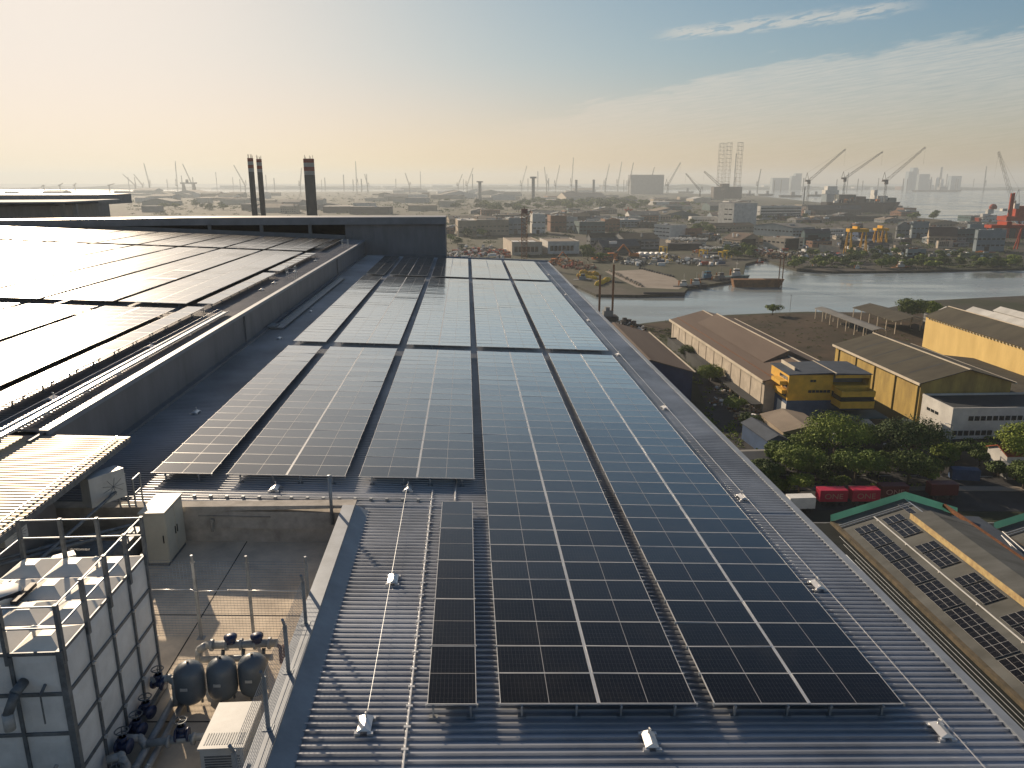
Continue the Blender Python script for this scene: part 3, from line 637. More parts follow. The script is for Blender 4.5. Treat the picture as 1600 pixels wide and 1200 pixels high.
tag(mb.build('vent_pipe', M['galv'], smooth=True), 'upright grey vent pipe at the corner of the plant deck parapet', 'vent pipe')
# short ladder behind the cabinet
o = RP(-11.1, 24.3, -.3); t = thing('access_ladder', 'small steel ladder top with paired uprights beside the canopy', 'ladder', o, R(3.33))
for x in (-.5, 0):
    mb = MB(); mb.tube((x,-.1,0),(x,-.1,1.0),.03,6); mb.tube((x,.45,0),(x,.45,1.0),.03,6); mb.tube((x,-.1,1.0),(x,.45,1.0),.03,6); mb.tube((x,-.1,.5),(x,.45,.5),.02,6); mb.build('handrail', M['galv'], t)
mb = MB()
for z in (.1,.4,.7): mb.tube((-.5,-.1,z-.3),(0,-.1,z-.3),.02,6)
mb.build('rung', M['galv'], t)
pipes('cable_conduit', 'thin pale conduit fixed along the mesh fence with a loose loop', [(-8.4,18.42,.02),(-7.35,18.42,.04),(-7.2,18.42,-.02),(-6.4,18.42,.03),(-4.5,18.42,.02)], .014, 'alu')
# outdoor units and ducts in the dark under the canopy
def acunit(u, v, h, lb, s=1., yaw=0, H=.8):
    t = thing('outdoor_unit', lb, 'air conditioner', RP(u, v, h), R(yaw), 'outdoor units under the canopy')
    mb = MB(); mb.box(-.42*s,.42*s,-.17*s,.17*s,.05,H); mb.build('unit_casing', M['acwhite'], t)
    mb = MB()
    for i in range(9): mb.tube((.12*s,-.18*s,H/2),(.12*s+.26*s*math.cos(i*.7),-.18*s,H/2+.3*H*math.sin(i*.7)),.006,4)
    mb.build('fan_grille', M['galvd'], t)
    mb = MB(); mb.box(-.35*s,-.28*s,-.18*s,.18*s,0,.05); mb.box(.28*s,.35*s,-.18*s,.18*s,0,.05); mb.build('foot', M['galvd'], t)
acunit(-10.6, 18.5, .1, 'white outdoor unit hung on a frame between canopy and tank', .9, 40); acunit(-11.6, 23.3, .3, 'boxy grey white unit under the far corner of the canopy', 1.4, 60, 1.0)
acunit(-12.1, 19.2, .9, 'small white unit half hidden under the canopy edge', .9, 80, .5); acunit(-12.1, 16.6, .9, 'second small unit under the canopy edge, further left', .9, 80, .5)
o = RP(-11, 21, -1.0); mb = MB(o, RP); mb.box(-12.6,-10.4,20.6,21.6,-1.4,-.2); mb.box(-10.9,-10.5,21.6,23.2,-1.2,-.5)
tag(mb.build('air_duct', M['galvd']), 'large dark sheet metal duct under the canopy behind the tank', 'duct')
o = RP(-10.4, 19.5, -1.4); mb = MB(o, RP)
for a, b in (((-12.4,17.5,.9),(-10.2,21.5,.2)), ((-12.4,17.9,.9),(-10.2,21.9,.2)), ((-11.3,15,.6),(-11.3,23.5,.6))): mb.tube(a, b, .05, 8)
tag(mb.build('cable_ladder', M['galvd']), 'dark sloping cable ladder rails under the canopy', 'cable ladder')
# ------------------------------------------------------------------ setting: land and water
cP, sP = math.cos(PITCH), math.sin(PITCH)
def hat(P, y, x=None):
    """height above ground of something standing at P whose top was measured at photo row y"""
    U = -(y-600)/F; return CZ+(-sP+U*cP)*P[1]/(cP+U*sP)
def along(P, d, x):
    k = (x-800)/F; return (k*(P[1]*cP+(CZ-P[2])*sP)-P[0])/(d[0]-k*d[1]*cP)
def poly_obj(name, pts, z, depth, mats):
    mb = MB(); n = len(pts)
    mb.add([(p[0], p[1], z) for p in pts]+[(p[0], p[1], z-depth) for p in pts], [tuple(range(n))]+[(i, n+i, n+(i+1) % n, (i+1) % n) for i in range(n)])
    mb.m = [0]+[1]*n
    o = mb.build(name, mats); bm = bmesh.new(); bm.from_mesh(o.data); bmesh.ops.triangulate(bm, faces=[f for f in bm.faces if len(f.verts) > 4]); bmesh.ops.recalc_face_normals(bm, faces=bm.faces); bm.to_mesh(o.data); bm.free()
    return struct(o)
# land surface: yard concrete, dirt and scrub in patches
lm = bpy.data.materials.new('land'); lm.use_nodes = True; t = lm.node_tree; b = t.nodes['Principled BSDF']; b.inputs['Roughness'].default_value = .95; b.inputs['Specular IOR Level'].default_value = .2
g = t.nodes.new('ShaderNodeNewGeometry')
na = N(t, 'ShaderNodeTexNoise', i_Scale=.006, i_Detail=6, i_Roughness=.6); nb_ = N(t, 'ShaderNodeTexNoise', i_Scale=.05, i_Detail=7, i_Roughness=.7); vo = N(t, 'ShaderNodeTexVoronoi', i_Scale=.02)
vo.inputs['Randomness'].default_value = 1
for n_ in (na, nb_, vo): t.links.new(g.outputs['Position'], n_.inputs['Vector'])
r1 = N(t, 'ShaderNodeMapRange', i_From_Min=.47, i_From_Max=.55); t.links.new(na.outputs[0], r1.inputs[0])
r2 = N(t, 'ShaderNodeMapRange', i_From_Min=.35, i_From_Max=.65); t.links.new(nb_.outputs[0], r2.inputs[0])
gr = MIXC(t, r2.outputs[0], (.018,.028,.012,1), (.038,.040,.022,1)); ya = MIXC(t, r2.outputs[0], (.028,.028,.027,1), (.065,.058,.05,1))
c = MIXC(t, r1.outputs[0], gr, ya); t.links.new(c, b.inputs['Base Color'])
M['bank'] = mat('mossy_stone_bank', (.045,.045,.035), .9, 0, .3, .5, bump=.05)
dirt = mat('brown_dirt', (.075,.052,.036), .95, 0, .2, .05, col2=(.03,.027,.018), detail=8)
asph = mat('asphalt', (.05,.05,.052), .9, 0, .15, .2, detail=7); M['asph'] = asph
conyard = mat('pale_yard_concrete', (.27,.235,.20), .9, 0, .12, .06, detail=7); M['yard'] = conyard
wm = bpy.data.materials.new('water'); wm.use_nodes = True; t = wm.node_tree; b = t.nodes['Principled BSDF']
b.inputs['Base Color'].default_value = (.21,.24,.25,1); b.inputs['Roughness'].default_value = .12; b.inputs['IOR'].default_value = 1.33
g = t.nodes.new('ShaderNodeNewGeometry'); mp = N(t, 'ShaderNodeMapping'); mp.inputs['Scale'].default_value = (.010,.035,1); t.links.new(g.outputs['Position'], mp.inputs[0])
nw = N(t, 'ShaderNodeTexNoise', i_Scale=1.0, i_Detail=3); t.links.new(mp.outputs[0], nw.inputs['Vector'])
rr = N(t, 'ShaderNodeMapRange', i_From_Min=.40, i_From_Max=.62, i_To_Min=.08, i_To_Max=.30); t.links.new(nw.outputs[0], rr.inputs[0]); t.links.new(rr.outputs[0], b.inputs['Roughness'])
n2_ = N(t, 'ShaderNodeTexNoise', i_Scale=.45, i_Detail=4); t.links.new(g.outputs['Position'], n2_.inputs['Vector'])
bs = N(t, 'ShaderNodeMapRange', i_From_Min=.40, i_From_Max=.62, i_To_Min=.02, i_To_Max=.20); t.links.new(nw.outputs[0], bs.inputs[0])
bp = N(t, 'ShaderNodeBump', i_Distance=.5); t.links.new(bs.outputs[0], bp.inputs['Strength']); t.links.new(n2_.outputs[0], bp.inputs['Height']); t.links.new(bp.outputs[0], b.inputs['Normal'])
mb = MB(); mb.add([(-40000,-3000,-1.6),(40000,-3000,-1.6),(40000,42000,-1.6),(-40000,42000,-1.6)], [(0,1,2,3)]); struct(mb.build('water', wm))
P2 = lambda x, y: tuple(px(x, y))[:2]
near_sh = [P2(*q) for q in ((1600,462),(1440,470),(1353,488),(1260,487),(1230,488),(1137,492),(1030,502),(975,509),(930,505),(880,470),(845,441))]
mid_sh = [P2(*q) for q in ((862,437),(903,447),(932,460),(995,461),(1067,459),(1075,450),(1092,447),(1130,441),(1160,436),(1165,412),(1195,404),(1215,412),(1245,421),(1300,424),(1420,423),(1600,419))]
bay = [P2(*q) for q in ((1600,345),(1508,348),(1470,343),(1420,339),(1400,331),(1330,322),(1240,312),(1160,303.5),(1080,302.5),(1015,300.5),(960,299),(600,299),(400,300),(230,303.5),(0,303))]
pts = [(-13000,-700),(13000,-700),(13000,near_sh[0][1])]+near_sh+mid_sh+[(13000,mid_sh[-1][1]),(13000,bay[0][1])]+bay+[(-13000,bay[-1][1])]
poly_obj('ground', pts, 0, 4, [lm, M['bank']])
yf = px(800, 296.3)[1]
poly_obj('far_coast', [(-26000,yf+200),(-3000,yf+400),(1500,yf),(3200,yf*.97),(5200,yf*.86),(26000,yf*.80),(26000,40000),(-26000,40000)], .5, 4, [lm, M['bank']])
# dirt field near the shore, pale pier surface, roads
poly_obj('dirt_field', [P2(*q) for q in ((1035,503),(1137,493.5),(1232,489.5),(1352,489.5),(1440,480),(1452,540),(1330,600),(1285,570),(1180,520),(1060,530),(1035,525),(985,530),(975,512))], .02, .015, [dirt, dirt])
poly_obj('pier_apron', [P2(*q) for q in ((945,424),(1010,421),(1050,432),(1072,446),(1060,452),(995,449),(968,436))], .03, .02, [conyard, conyard])
poly_obj('yard', [P2(*q) for q in ((1085,590),(1130,585),(1215,690),(1240,730),(1170,720),(1110,650))], .02, .015, [asph, asph])
def road(name, a, b, w, z=.03):
    a, b = Vector((*a, 0)), Vector((*b, 0)); d = (b-a).normalized(); n = Vector((-d.y, d.x, 0))*w/2
    o = poly_obj(name, [tuple((a-n)[:2]), tuple((b-n)[:2]), tuple((b+n)[:2]), tuple((a+n)[:2])], z, .02, [asph, asph]); return o
road('road', (20,173), (330,168), 13); road('road', (30,158), (330,152), 11, .026)
poly_obj('pavement', [(20,163.6),(330,158.5),(330,161.2),(20,166.2)], .13, .12, [M['yard'], M['yard']])
mb = MB()
for i in range(30): mb.box(40+i*6, 43+i*6, 172.3-i*.1, 172.45-i*.1, .031, .036)
struct(mb.build('road_marking', M['white']))
# ------------------------------------------------------------------ city materials
def pm(name, c, **k): M[name] = mat(name, c, **{**dict(rough=.8, sc=.12, var=.12, detail=7), **k}); return M[name]
pm('cream_wall', (.50,.44,.36), sc=.3); pm('white_wall', (.58,.57,.54), sc=.2); pm('yellow_wall', (.50,.36,.11), col2=(.27,.19,.07), sc=.3, stretch=(1,1,.3)); pm('bigyellow_wall', (.70,.51,.20), col2=(.56,.40,.15), sc=.16, stretch=(1,1,.3))
pm('amber_wall', (.68,.38,.03), sc=.4, rough=.6); pm('blue_wall', (.05,.085,.16), sc=.3); pm('navy_wall', (.04,.055,.12), sc=.3); pm('grey_wall', (.20,.21,.215)); pm('bluegrey_wall', (.20,.25,.28)); pm('brick_wall', (.22,.12,.08), sc=.3)
pm('green_wall', (.20,.22,.13), sc=.3); pm('tan_wall', (.34,.28,.21)); pm('teal_wall', (.07,.12,.13)); pm('dark_wall', (.06,.065,.07))
pm('brown_roof', (.125,.095,.078), col2=(.095,.07,.058), sc=.15, stretch=(1,.15,1)); pm('olive_roof', (.085,.078,.058), col2=(.055,.05,.04), sc=.2, stretch=(.3,1,1)); pm('blue_roof', (.06,.075,.10), sc=.3); pm('dark_roof', (.05,.055,.06)); pm('black_roof', (.018,.022,.022), sc=.4); pm('grey_roof', (.17,.17,.165)); pm('white_roof', (.50,.50,.48)); pm('slate_roof', (.09,.10,.11)); pm('red_roof', (.28,.07,.035)); pm('tan_roof', (.24,.20,.16)); pm('sheet_roof', (.135,.14,.135), col2=(.075,.077,.072), sc=.3, stretch=(.3,1,1))
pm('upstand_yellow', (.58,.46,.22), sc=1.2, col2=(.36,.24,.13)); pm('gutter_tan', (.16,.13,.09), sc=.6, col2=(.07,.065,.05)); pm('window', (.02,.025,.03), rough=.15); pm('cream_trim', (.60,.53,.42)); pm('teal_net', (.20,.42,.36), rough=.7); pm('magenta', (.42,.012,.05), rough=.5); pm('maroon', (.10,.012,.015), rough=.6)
pm('crane_grey', (.10,.09,.085)); pm('crane_red', (.35,.05,.02)); pm('crane_yellow', (.60,.33,.03)); pm('orange', (.48,.15,.03)); pm('rig_grey', (.30,.27,.23)); pm('hull_dark', (.035,.035,.045)); pm('hull_rust', (.26,.13,.055), sc=.3, col2=(.11,.06,.035)); pm('hull_white', (.60,.59,.55)); pm('hull_blue', (.05,.16,.26)); pm('chimney', (.13,.125,.12)); pm('chimney_red', (.30,.07,.05)); pm('chimney_white', (.42,.40,.38)); pm('yellowpaint', (.65,.42,.03)); pm('ship_deck', (.10,.12,.12))
M['signwhite'] = mat('sign_white', (.40,.20,.16), .6, 0, .05)
# ------------------------------------------------------------------ buildings
SEEN = {}
def bld(name, label, cat, P, rz, w, d, h, wall, roof, kind='flat', rise=None, wins=None, group=None, over=.4, door=None, stuffr=0, par=.5, detail=False):
    """P near left corner on the ground, local x along the near face, y away"""
    t = thing(name, label, cat, (P[0], P[1], 0), rz, group)
    rise = rise if rise is not None else w*.14
    mb = MB()
    if kind in ('gy', 'gx'):
        if kind == 'gy':
            P_ = [(0,0),(w,0),(w,0,),(0,0)]
            mb.add([(0,0,0),(w,0,0),(w,0,h),(w/2,0,h+rise),(0,0,h),(0,d,0),(w,d,0),(w,d,h),(w/2,d,h+rise),(0,d,h)], [(0,1,2,3,4),(9,8,7,6,5),(0,4,9,5),(1,6,7,2),(0,5,6,1)])
            mb.build('wall', wall, t)
            for s_, nm_ in ((0, 'roof'), (1, 'roof')):
                mb = MB(); o = over; a = (-o, h-o*rise/(w/2)) if s_ == 0 else (w+o, h-o*rise/(w/2)); th_ = .25
                x0, z0 = a; x1, z1 = w/2, h+rise
                mb.add([(x0,-o,z0+.02),(x1,-o,z1+.02),(x1,d+o,z1+.02),(x0,d+o,z0+.02),(x0,-o,z0+.02+th_),(x1,-o,z1+.02+th_),(x1,d+o,z1+.02+th_),(x0,d+o,z0+.02+th_)], [(0,3,2,1),(4,5,6,7),(0,1,5,4),(1,2,6,5),(2,3,7,6),(3,0,4,7)] if s_ == 0 else [(0,1,2,3),(4,7,6,5),(0,4,5,1),(1,5,6,2),(2,6,7,3),(3,7,4,0)])
                mb.build('roof', roof, t)
        else:
            mb.add([(0,0,0),(0,d,0),(0,d,h),(0,d/2,h+rise),(0,0,h),(w,0,0),(w,d,0),(w,d,h),(w,d/2,h+rise),(w,0,h)], [(4,3,2,1,0),(5,6,7,8,9),(5,9,4,0),(1,2,7,6),(0,1,6,5)])
            mb.build('wall', wall, t)
            for y0, y1 in ((-over, d/2), (d+over, d/2)):
                z0 = h-over*rise/(d/2); z1 = h+rise; mb = MB(); th_ = .25; o = over
                mb.add([(-o,y0,z0+.02),(w+o,y0,z0+.02),(w+o,y1,z1+.02),(-o,y1,z1+.02),(-o,y0,z0+.02+th_),(w+o,y0,z0+.02+th_),(w+o,y1,z1+.02+th_),(-o,y1,z1+.02+th_)], [(0,3,2,1),(4,5,6,7),(0,1,5,4),(1,2,6,5),(2,3,7,6),(3,0,4,7)])
                mb.build('roof', roof, t)
    else:
        mb.box(0, w, 0, d, 0, h); mb.build('wall', wall, t)
        mb = MB(); mb.box(.3, w-.3, .3, d-.3, h, h+.06); mb.build('roof', roof, t)
        if par:
            mb = MB(); e = .25
            for a in ((-.05,w+.05,-.05,e), (-.05,w+.05,d-e,d+.05), (-.05,e,e,d-e), (w-e,w+.05,e,d-e)): mb.box(*a, h-.15, h+par)
            mb.build('parapet', wall, t)
    if stuffr:
        for i in range(stuffr):
            mb = MB(); x, y = rnd.uniform(.1,.8)*w, rnd.uniform(.15,.8)*d; s_ = rnd.uniform(1.2, 3); mb.box(x, x+s_, y, y+s_*.7, h+.06, h+.06+rnd.uniform(.8,2)); mb.build('rooftop_unit', rnd.choice([M['white'], M['grey_wall'], M['galv']]), t)
    if wins:   # list of (face, rows of heights, height of pane, count, x0, x1)
        for face, zs, hh, n, a, b_ in wins:
            for z in zs:
                for i in range(n):
                    st = (b_-a)/n; x = a+i*st; mb = MB()
                    if face == 'f': mb.box(x+st*.1, x+st*.9, -.06, .05, z, z+hh)
                    elif face == 'l': mb.box(-.06, .05, x+st*.1, x+st*.9, z, z+hh)
                    elif face == 'r': mb.box(w-.05, w+.06, x+st*.1, x+st*.9, z, z+hh)
                    mb.build('window', M['window'], t)
    if detail:
        mb = MB(); n = max(3, int(w/5)); st = w/n; z = h*.55
        for q in range(1 if h < 9 else 2):
            for i in range(n): mb.box(i*st+st*.15, i*st+st*.85, -.06, .05, z-q*h*.3, z-q*h*.3+min(1.6, h*.16))
        mb.build('window_row', M['window'], t)
        mb = MB(); n = max(2, int(d/6)); st = d/n
        for i in range(n): mb.box(-.06, .05, i*st+st*.2, i*st+st*.8, z, z+min(1.6, h*.16))
        mb.build('window_row', M['window'], t)
        mb = MB(); mb.box(w*.3, w*.3+min(5, w*.25), -.08, .05, 0, min(5, h*.5)); mb.build('door', M['dark'], t)
        for q in range(3):
            mb = MB(); x, y_, s_ = rnd.uniform(.1,.8)*w, rnd.uniform(.1,.7)*d, rnd.uniform(1.0,2.6); zz = h if kind == 'flat' else h+rise*.4
            mb.box(x, x+s_*rnd.choice([1,1,4]), y_, y_+s_, zz, zz+rnd.uniform(.6,1.8)+(rise*.3 if kind != 'flat' else 0)); mb.build('rooftop_unit', rnd.choice([M['white'], M['galv'], M['rust']]), t)
    if door:
        mb = MB(); x, dw, dh = door; mb.box(x, x+dw, -.05, .05, 0, dh); mb.build('door', M['dark'], t)  # near-black panel; for open fronts its colour stands for the shade inside
    return t
def B(name, label, cat, xc, yb, xl, xr, yt, rz, wall, roof, kind='flat', depth=None, **k):
    """xc,yb foot of the nearest corner; xl left end of the left face, xr right end of the front face, yt top of that corner"""
    P = px(xc, yb); f = (math.cos(rz), math.sin(rz)); s_ = (-math.sin(rz), math.cos(rz))
    w = along(P, f, xr); d = along(P, s_, xl) if xl is not None else depth; h = hat(P, yt)
    k.setdefault('detail', 'wins' not in k)
    w = max(w, 2); d = min(max(abs(d), 3), 220) if d else 20
    return bld(name, label, cat, P, rz, w, d, max(h, 2.5), M[wall], M[roof], kind, **k)
# white warehouse with brown roof, beyond the blue one
w1 = bld('warehouse', 'long cream walled warehouse with brown ridged roof by the water', 'warehouse', (76.6, 224.0), R(3.6), 27.2, 106, 10, M['cream_wall'], M['brown_roof'], 'gy', rise=3.6, over=.9)
mb = MB(); mb.add([(5.5,16,11.9),(13.6,16,15.6),(21.7,16,11.9),(5.5,88,11.9),(13.6,88,15.6),(21.7,88,11.9)], [(0,1,4,3),(1,2,5,4),(0,2,1),(3,4,5)]); mb.build('roof_monitor', M['brown_roof'], w1)
mb = MB(); mb.box(13.3,13.9,-1,107,13.87,13.99); mb.box(13.35,13.85,15.8,88.2,15.5,15.68); mb.box(27.9,28.4,-1,107,9.7,10.15); mb.build('ridge_cap', M['cream_trim'], w1)
mb = MB(); mb.box(-1.15,-.88,-.9,106.9,9.35,10.25); mb.build('gutter', M['cream_trim'], w1)
for i in range(12):
    mb = MB(); y = 2+i*9.2; mb.box(-.12,0,y,y+.25,0,9.4); mb.build('downpipe', M['tan_wall'], w1)
mb = MB(); mb.box(3.5,4.4,-1,107,10.85,11.2) if False else mb.box(2.2,3.4,-.8,106.8,10.62,10.95); mb.build('walkway', M['rust'], w1)
for i in range(7):
    mb = MB(); y = 2+i*9.0; mb.box(-3.2,-2.7,y,y+.5,0,2.4); mb.build('loading_post', M['tan_wall'], w1)
mb = MB(); mb.box(-3.6,-.1,0,60,2.4,2.6); mb.build('loading_canopy', M['dark_roof'], w1)
bld('lean_to_shed', 'low dark roofed lean-to along the far end of the cream warehouse wall', 'shed', (70.5, 262), R(3.6), 5.5, 60, 3.2, M['dark_wall'], M['dark_roof'])
# blue warehouse peeping out from under our eave
wb = bld('warehouse', 'navy blue walled warehouse with dark brown roof right under our eave', 'warehouse', (30.0, 235.2), R(2.6), 27.6, 66, 9.6, M['navy_wall'], M['brown_roof'], 'gy', rise=4.0, over=.6)
mb = MB(); mb.box(27.9,28.5,-.7,66.7,9.5,9.85); mb.build('eave_trim', M['cream_trim'], wb)
# yellow warehouse
w2 = bld('warehouse', 'mustard yellow walled warehouse with olive pitched roof behind the amber office', 'warehouse', (118.6, 214.2), R(2.7), 27, 54, 11.8, M['yellow_wall'], M['olive_roof'], 'gy', rise=3.8, over=.8)
w2.children[0].data.materials.append(M['green_wall']); w2.children[0].data.polygons[0].material_index = 1
for i in range(5):
    mb = MB(); y = 1+i*12.5; mb.box(-.35,0,y,y+.5,0,11.6); mb.build('pilaster', M['yellow_wall'], w2)
mb = MB(); mb.box(-1.05,-.8,-.8,54.8,11.2,11.9); mb.build('gutter', M['cream_trim'], w2)
mb = MB(); mb.box(13.2,13.8,-.9,54.9,15.8,16.0); mb.box(27.6,28.0,-.9,54.9,11.4,11.9); mb.build('ridge_cap', M['cream_trim'], w2)
mb = MB()
for q in range(4): mb.add([(1.5,9+q*11,12.4),(12,9+q*11,15.25),(12,9.7+q*11,15.3),(1.5,9.7+q*11,12.45)], [(0,1,2,3)])
mb.v = [Vector((v.x, v.y, 11.8+ v.x/13.5*3.8+.30)) for v in mb.v]; mb.build('roof_patch', M['dark_roof'], w2)
bld('lean_to_shed', 'lower dark roof between the mustard warehouse and the tall yellow one', 'shed', (147, 216), R(2.7), 26, 58, 5.0, M['grey_wall'], M['olive_roof'], 'gy', rise=1.5)
# tall yellow warehouse
w3 = bld('warehouse', 'tallest warehouse with smooth pale yellow wall and dark roof at right edge', 'warehouse', (176.6, 200), R(.4), 18.5, 121, 13.2, M['bigyellow_wall'], M['olive_roof'], 'gy', rise=3.8, over=.5)
mb = MB(); mb.box(8.95,9.55,-.6,121.6,17.2,17.4); mb.build('ridge_cap', M['cream_trim'], w3)
for i in range(40):
    mb = MB(); y = 40+i*2.0; mb.box(-.45,0,y,y+.5,12.3,12.75); mb.build('rafter_end', M['cream_trim'], w3)
bld('warehouse', 'wide grey sawtooth roof shed at the waterside behind the tallest yellow one', 'warehouse', (197, 300), R(0), 90, 62, 7, M['grey_wall'], M['grey_roof'])
for i in range(3):
    o = bld('roof_light', ['first', 'second', 'third'][i]+' long pale rooflight ridge on the grey waterside shed', 'rooflight', (203+i*13, 302), R(0), 6, 58, 9.2, M['white_wall'], M['white_roof'], 'gy', rise=1.6, group='long rooflights on the waterside shed')
# white office attached to the mustard warehouse
w4 = bld('office_building', 'low white two storey office with a dark flat roof and long window rows', 'office', (119.6, 198.6), R(2.6), 42, 14.6, 8.3, M['white_wall'], M['dark_roof'], wins=[('f', (5.2,), 1.3, 16, 4.5, 32), ('f', (1.0,), 1.4, 7, .5, 12), ('l', (5.0,), .8, 3, 6, 12)], par=.6)
mb = MB(); mb.box(-.07,.02,5.2,5.8,0,2.4); mb.build('door', M['dark'], w4)
bld('extension', 'grey block with plain wall to the right of the mustard gable', 'shed', (150, 206), R(2.6), 30, 9, 10, M['grey_wall'], M['dark_roof'])
# amber and blue office
ab = thing('office_building', 'amber and blue office with stepped balconies and blue-grey roof', 'office', (80.3, 214.6, 0), R(2.0))
def bx(n, m, *a):
    mb = MB()
    for q in a: mb.box(*q)
    return mb.build(n, M[m], ab)
bx('base_wall', 'blue_wall', (0,13.2,0,14,0,6.4), (13.2,23,1.5,14,0,4.5)); bx('upper_wall', 'amber_wall', (-.02,13,-.02,14,6.4,14.0))
bx('side_wall', 'white_wall', (-.1,-.02,.2,7,.2,5.2))
bx('wing', 'amber_wall', (13,23.4,-1.5,14.2,5.6,7.6), (13,23.4,-1.5,14.2,9.4,11.2), (13,22.9,-6.0,-1.5,5.6,7.6), (13,22.9,-6.0,-5.8,9.0,10.6), (22.7,22.9,-5.8,-1.5,9.0,10.6), (13,13.2,-5.8,-1.5,9.0,10.6), (23.0,23.4,-1.5,14.2,11.2,14.3), (13,23.4,-1.5,-1.3,13.4,14.3))
bx('wing_window', 'window', (13.1,23.2,-1.3,14,7.6,9.4), (13.1,22.7,-5.85,-1.4,7.6,9.0))
bx('recess_wall', 'grey_wall', (13.1,22.9,2.5,14,11.2,13.6)); bx('terrace_floor', 'grey_roof', (13.2,22.7,-5.8,-1.5,8.98,9.02))
mb = MB(); mb.add([(-.3,-.4,14.05),(13,-.4,14.5),(13,14.4,14.5),(-.3,14.4,14.05),(-.3,-.4,14.3),(13,-.4,14.8),(13,14.4,14.8),(-.3,14.4,14.3)], [(0,3,2,1),(4,5,6,7),(0,1,5,4),(1,2,6,5),(2,3,7,6),(3,0,4,7)]); mb.build('roof', M['blue_roof'], ab)
mb = MB(); mb.add([(13,-1.8,14.4),(23.6,-1.8,14.4),(23.6,14.6,14.4),(13,14.6,14.4),(13,-1.8,14.9),(23.6,-1.8,14.6),(23.6,14.6,14.6),(13,14.6,14.9)], [(0,3,2,1),(4,5,6,7),(0,1,5,4),(1,2,6,5),(2,3,7,6),(3,0,4,7)]); mb.build('roof', M['blue_roof'], ab)
bx('roof_ridge', 'cream_trim', (12.8,13.1,-1.9,14.6,14.9,15.0)); bx('roof_step', 'cream_trim', (3.0,3.3,4,14.4,14.3,15.4))
for z in (12.2, 9.9, 7.1):
    for i in range(3):
        mb = MB(); mb.box(-.09,-.01,1+i*2.1,2.8+i*2.1,z,z+1.0); mb.build('window', M['window'], ab)
for i in range(6):
    mb = MB(); mb.box(6.0+i*1.1,6.95+i*1.1,-.08,0,8.7,9.5); mb.build('window', M['window'], ab)
for i in range(2):
    mb = MB(); mb.box(6.3+i*.9,7.1+i*.9,-.08,0,11.9,12.6); mb.build('window', M['window'], ab)
bx('curved_balcony', 'amber_wall', (-2.2,-.05,1,7.8,10.9,12.0), (-1.4,-.05,1,7.8,8.2,9.3))
bx('entrance_canopy', 'teal_wall', (11,26,-8.5,-1,3.2,3.6)); bx('canopy_column', 'grey_wall', (12,12.3,-8,-7.7,0,3.2), (25,25.3,-8,-7.7,0,3.2))
# low roofs in front of it
bld('shed', 'low brown pitched roof in front of the amber office, half in shadow', 'shed', (72, 192.5), R(3), 12, 16, 4.0, M['tan_wall'], M['tan_roof'], 'gy', rise=1.4)
bld('shed', 'small blue roofed shed left of the low brown one', 'shed', (65, 184), R(8), 5.2, 15, 4.6, M['blue_wall'], M['blue_roof'], 'gy', rise=1.2)
bld('guard_house', 'small grey roofed hut with pale posts close to our eave', 'hut', (55.5, 172.5), R(5), 9, 7.5, 3.2, M['white_wall'], M['grey_roof'], 'gx', rise=1.0, wins=[('f', (1.1,), 1.2, 4, 1, 8)])
bld('gate_house', 'little gatehouse with red roof by the road at right', 'hut', (121, 176), R(4), 17, 7, 3.4, M['white_wall'], M['red_roof'], 'gx', rise=1.5, wins=[('f', (1.1,), 1.1, 3, 1, 9)])
bld('kiosk', 'small white flat topped kiosk beside the road at the right edge', 'kiosk', (120.5, 160.5), R(3), 11, 3, 2.9, M['white_wall'], M['grey_roof'], wins=[('f', (1.2,), .8, 5, 1, 10)])
# open sheds on posts beyond the dirt field
def open_shed(lb, P, rz, w, d, h, roof, n, rise=1.5):
    t = thing('open_shed', lb, 'shed', (P[0], P[1], 0), rz)
    mb = MB(); mb.add([(-.5,-.5,h),(w/2,-.5,h+rise),(w+.5,-.5,h),(-.5,d+.5,h),(w/2,d+.5,h+rise),(w+.5,d+.5,h),(-.5,-.5,h-.2),(w/2,-.5,h+rise-.2),(w+.5,-.5,h-.2),(-.5,d+.5,h-.2),(w/2,d+.5,h+rise-.2),(w+.5,d+.5,h-.2)], [(0,1,4,3),(1,2,5,4),(6,9,10,7),(7,10,11,8),(0,6,7,1),(1,7,8,2),(3,4,10,9),(4,5,11,10),(0,3,9,6),(2,8,11,5)]); mb.build('roof', roof, t)
    for i in range(n):
        for x in (.2, w-.2):
            mb = MB(); y = d*i/(n-1); mb.box(x-.15,x+.15,y-.15,y+.15,0,h-.2+.02); mb.build('post', M['cream_trim'], t)
open_shed('long narrow open shed on pale posts at the edge of the dirt field', P2(1362,535), R(2), 6, 60, 5.5, M['grey_roof'], 8, .8)
open_shed('wide open shed with olive roof on posts, right of the narrow one', P2(1397,522), R(3), 17, 40, 6.0, M['olive_roof'], 6, 2.2)
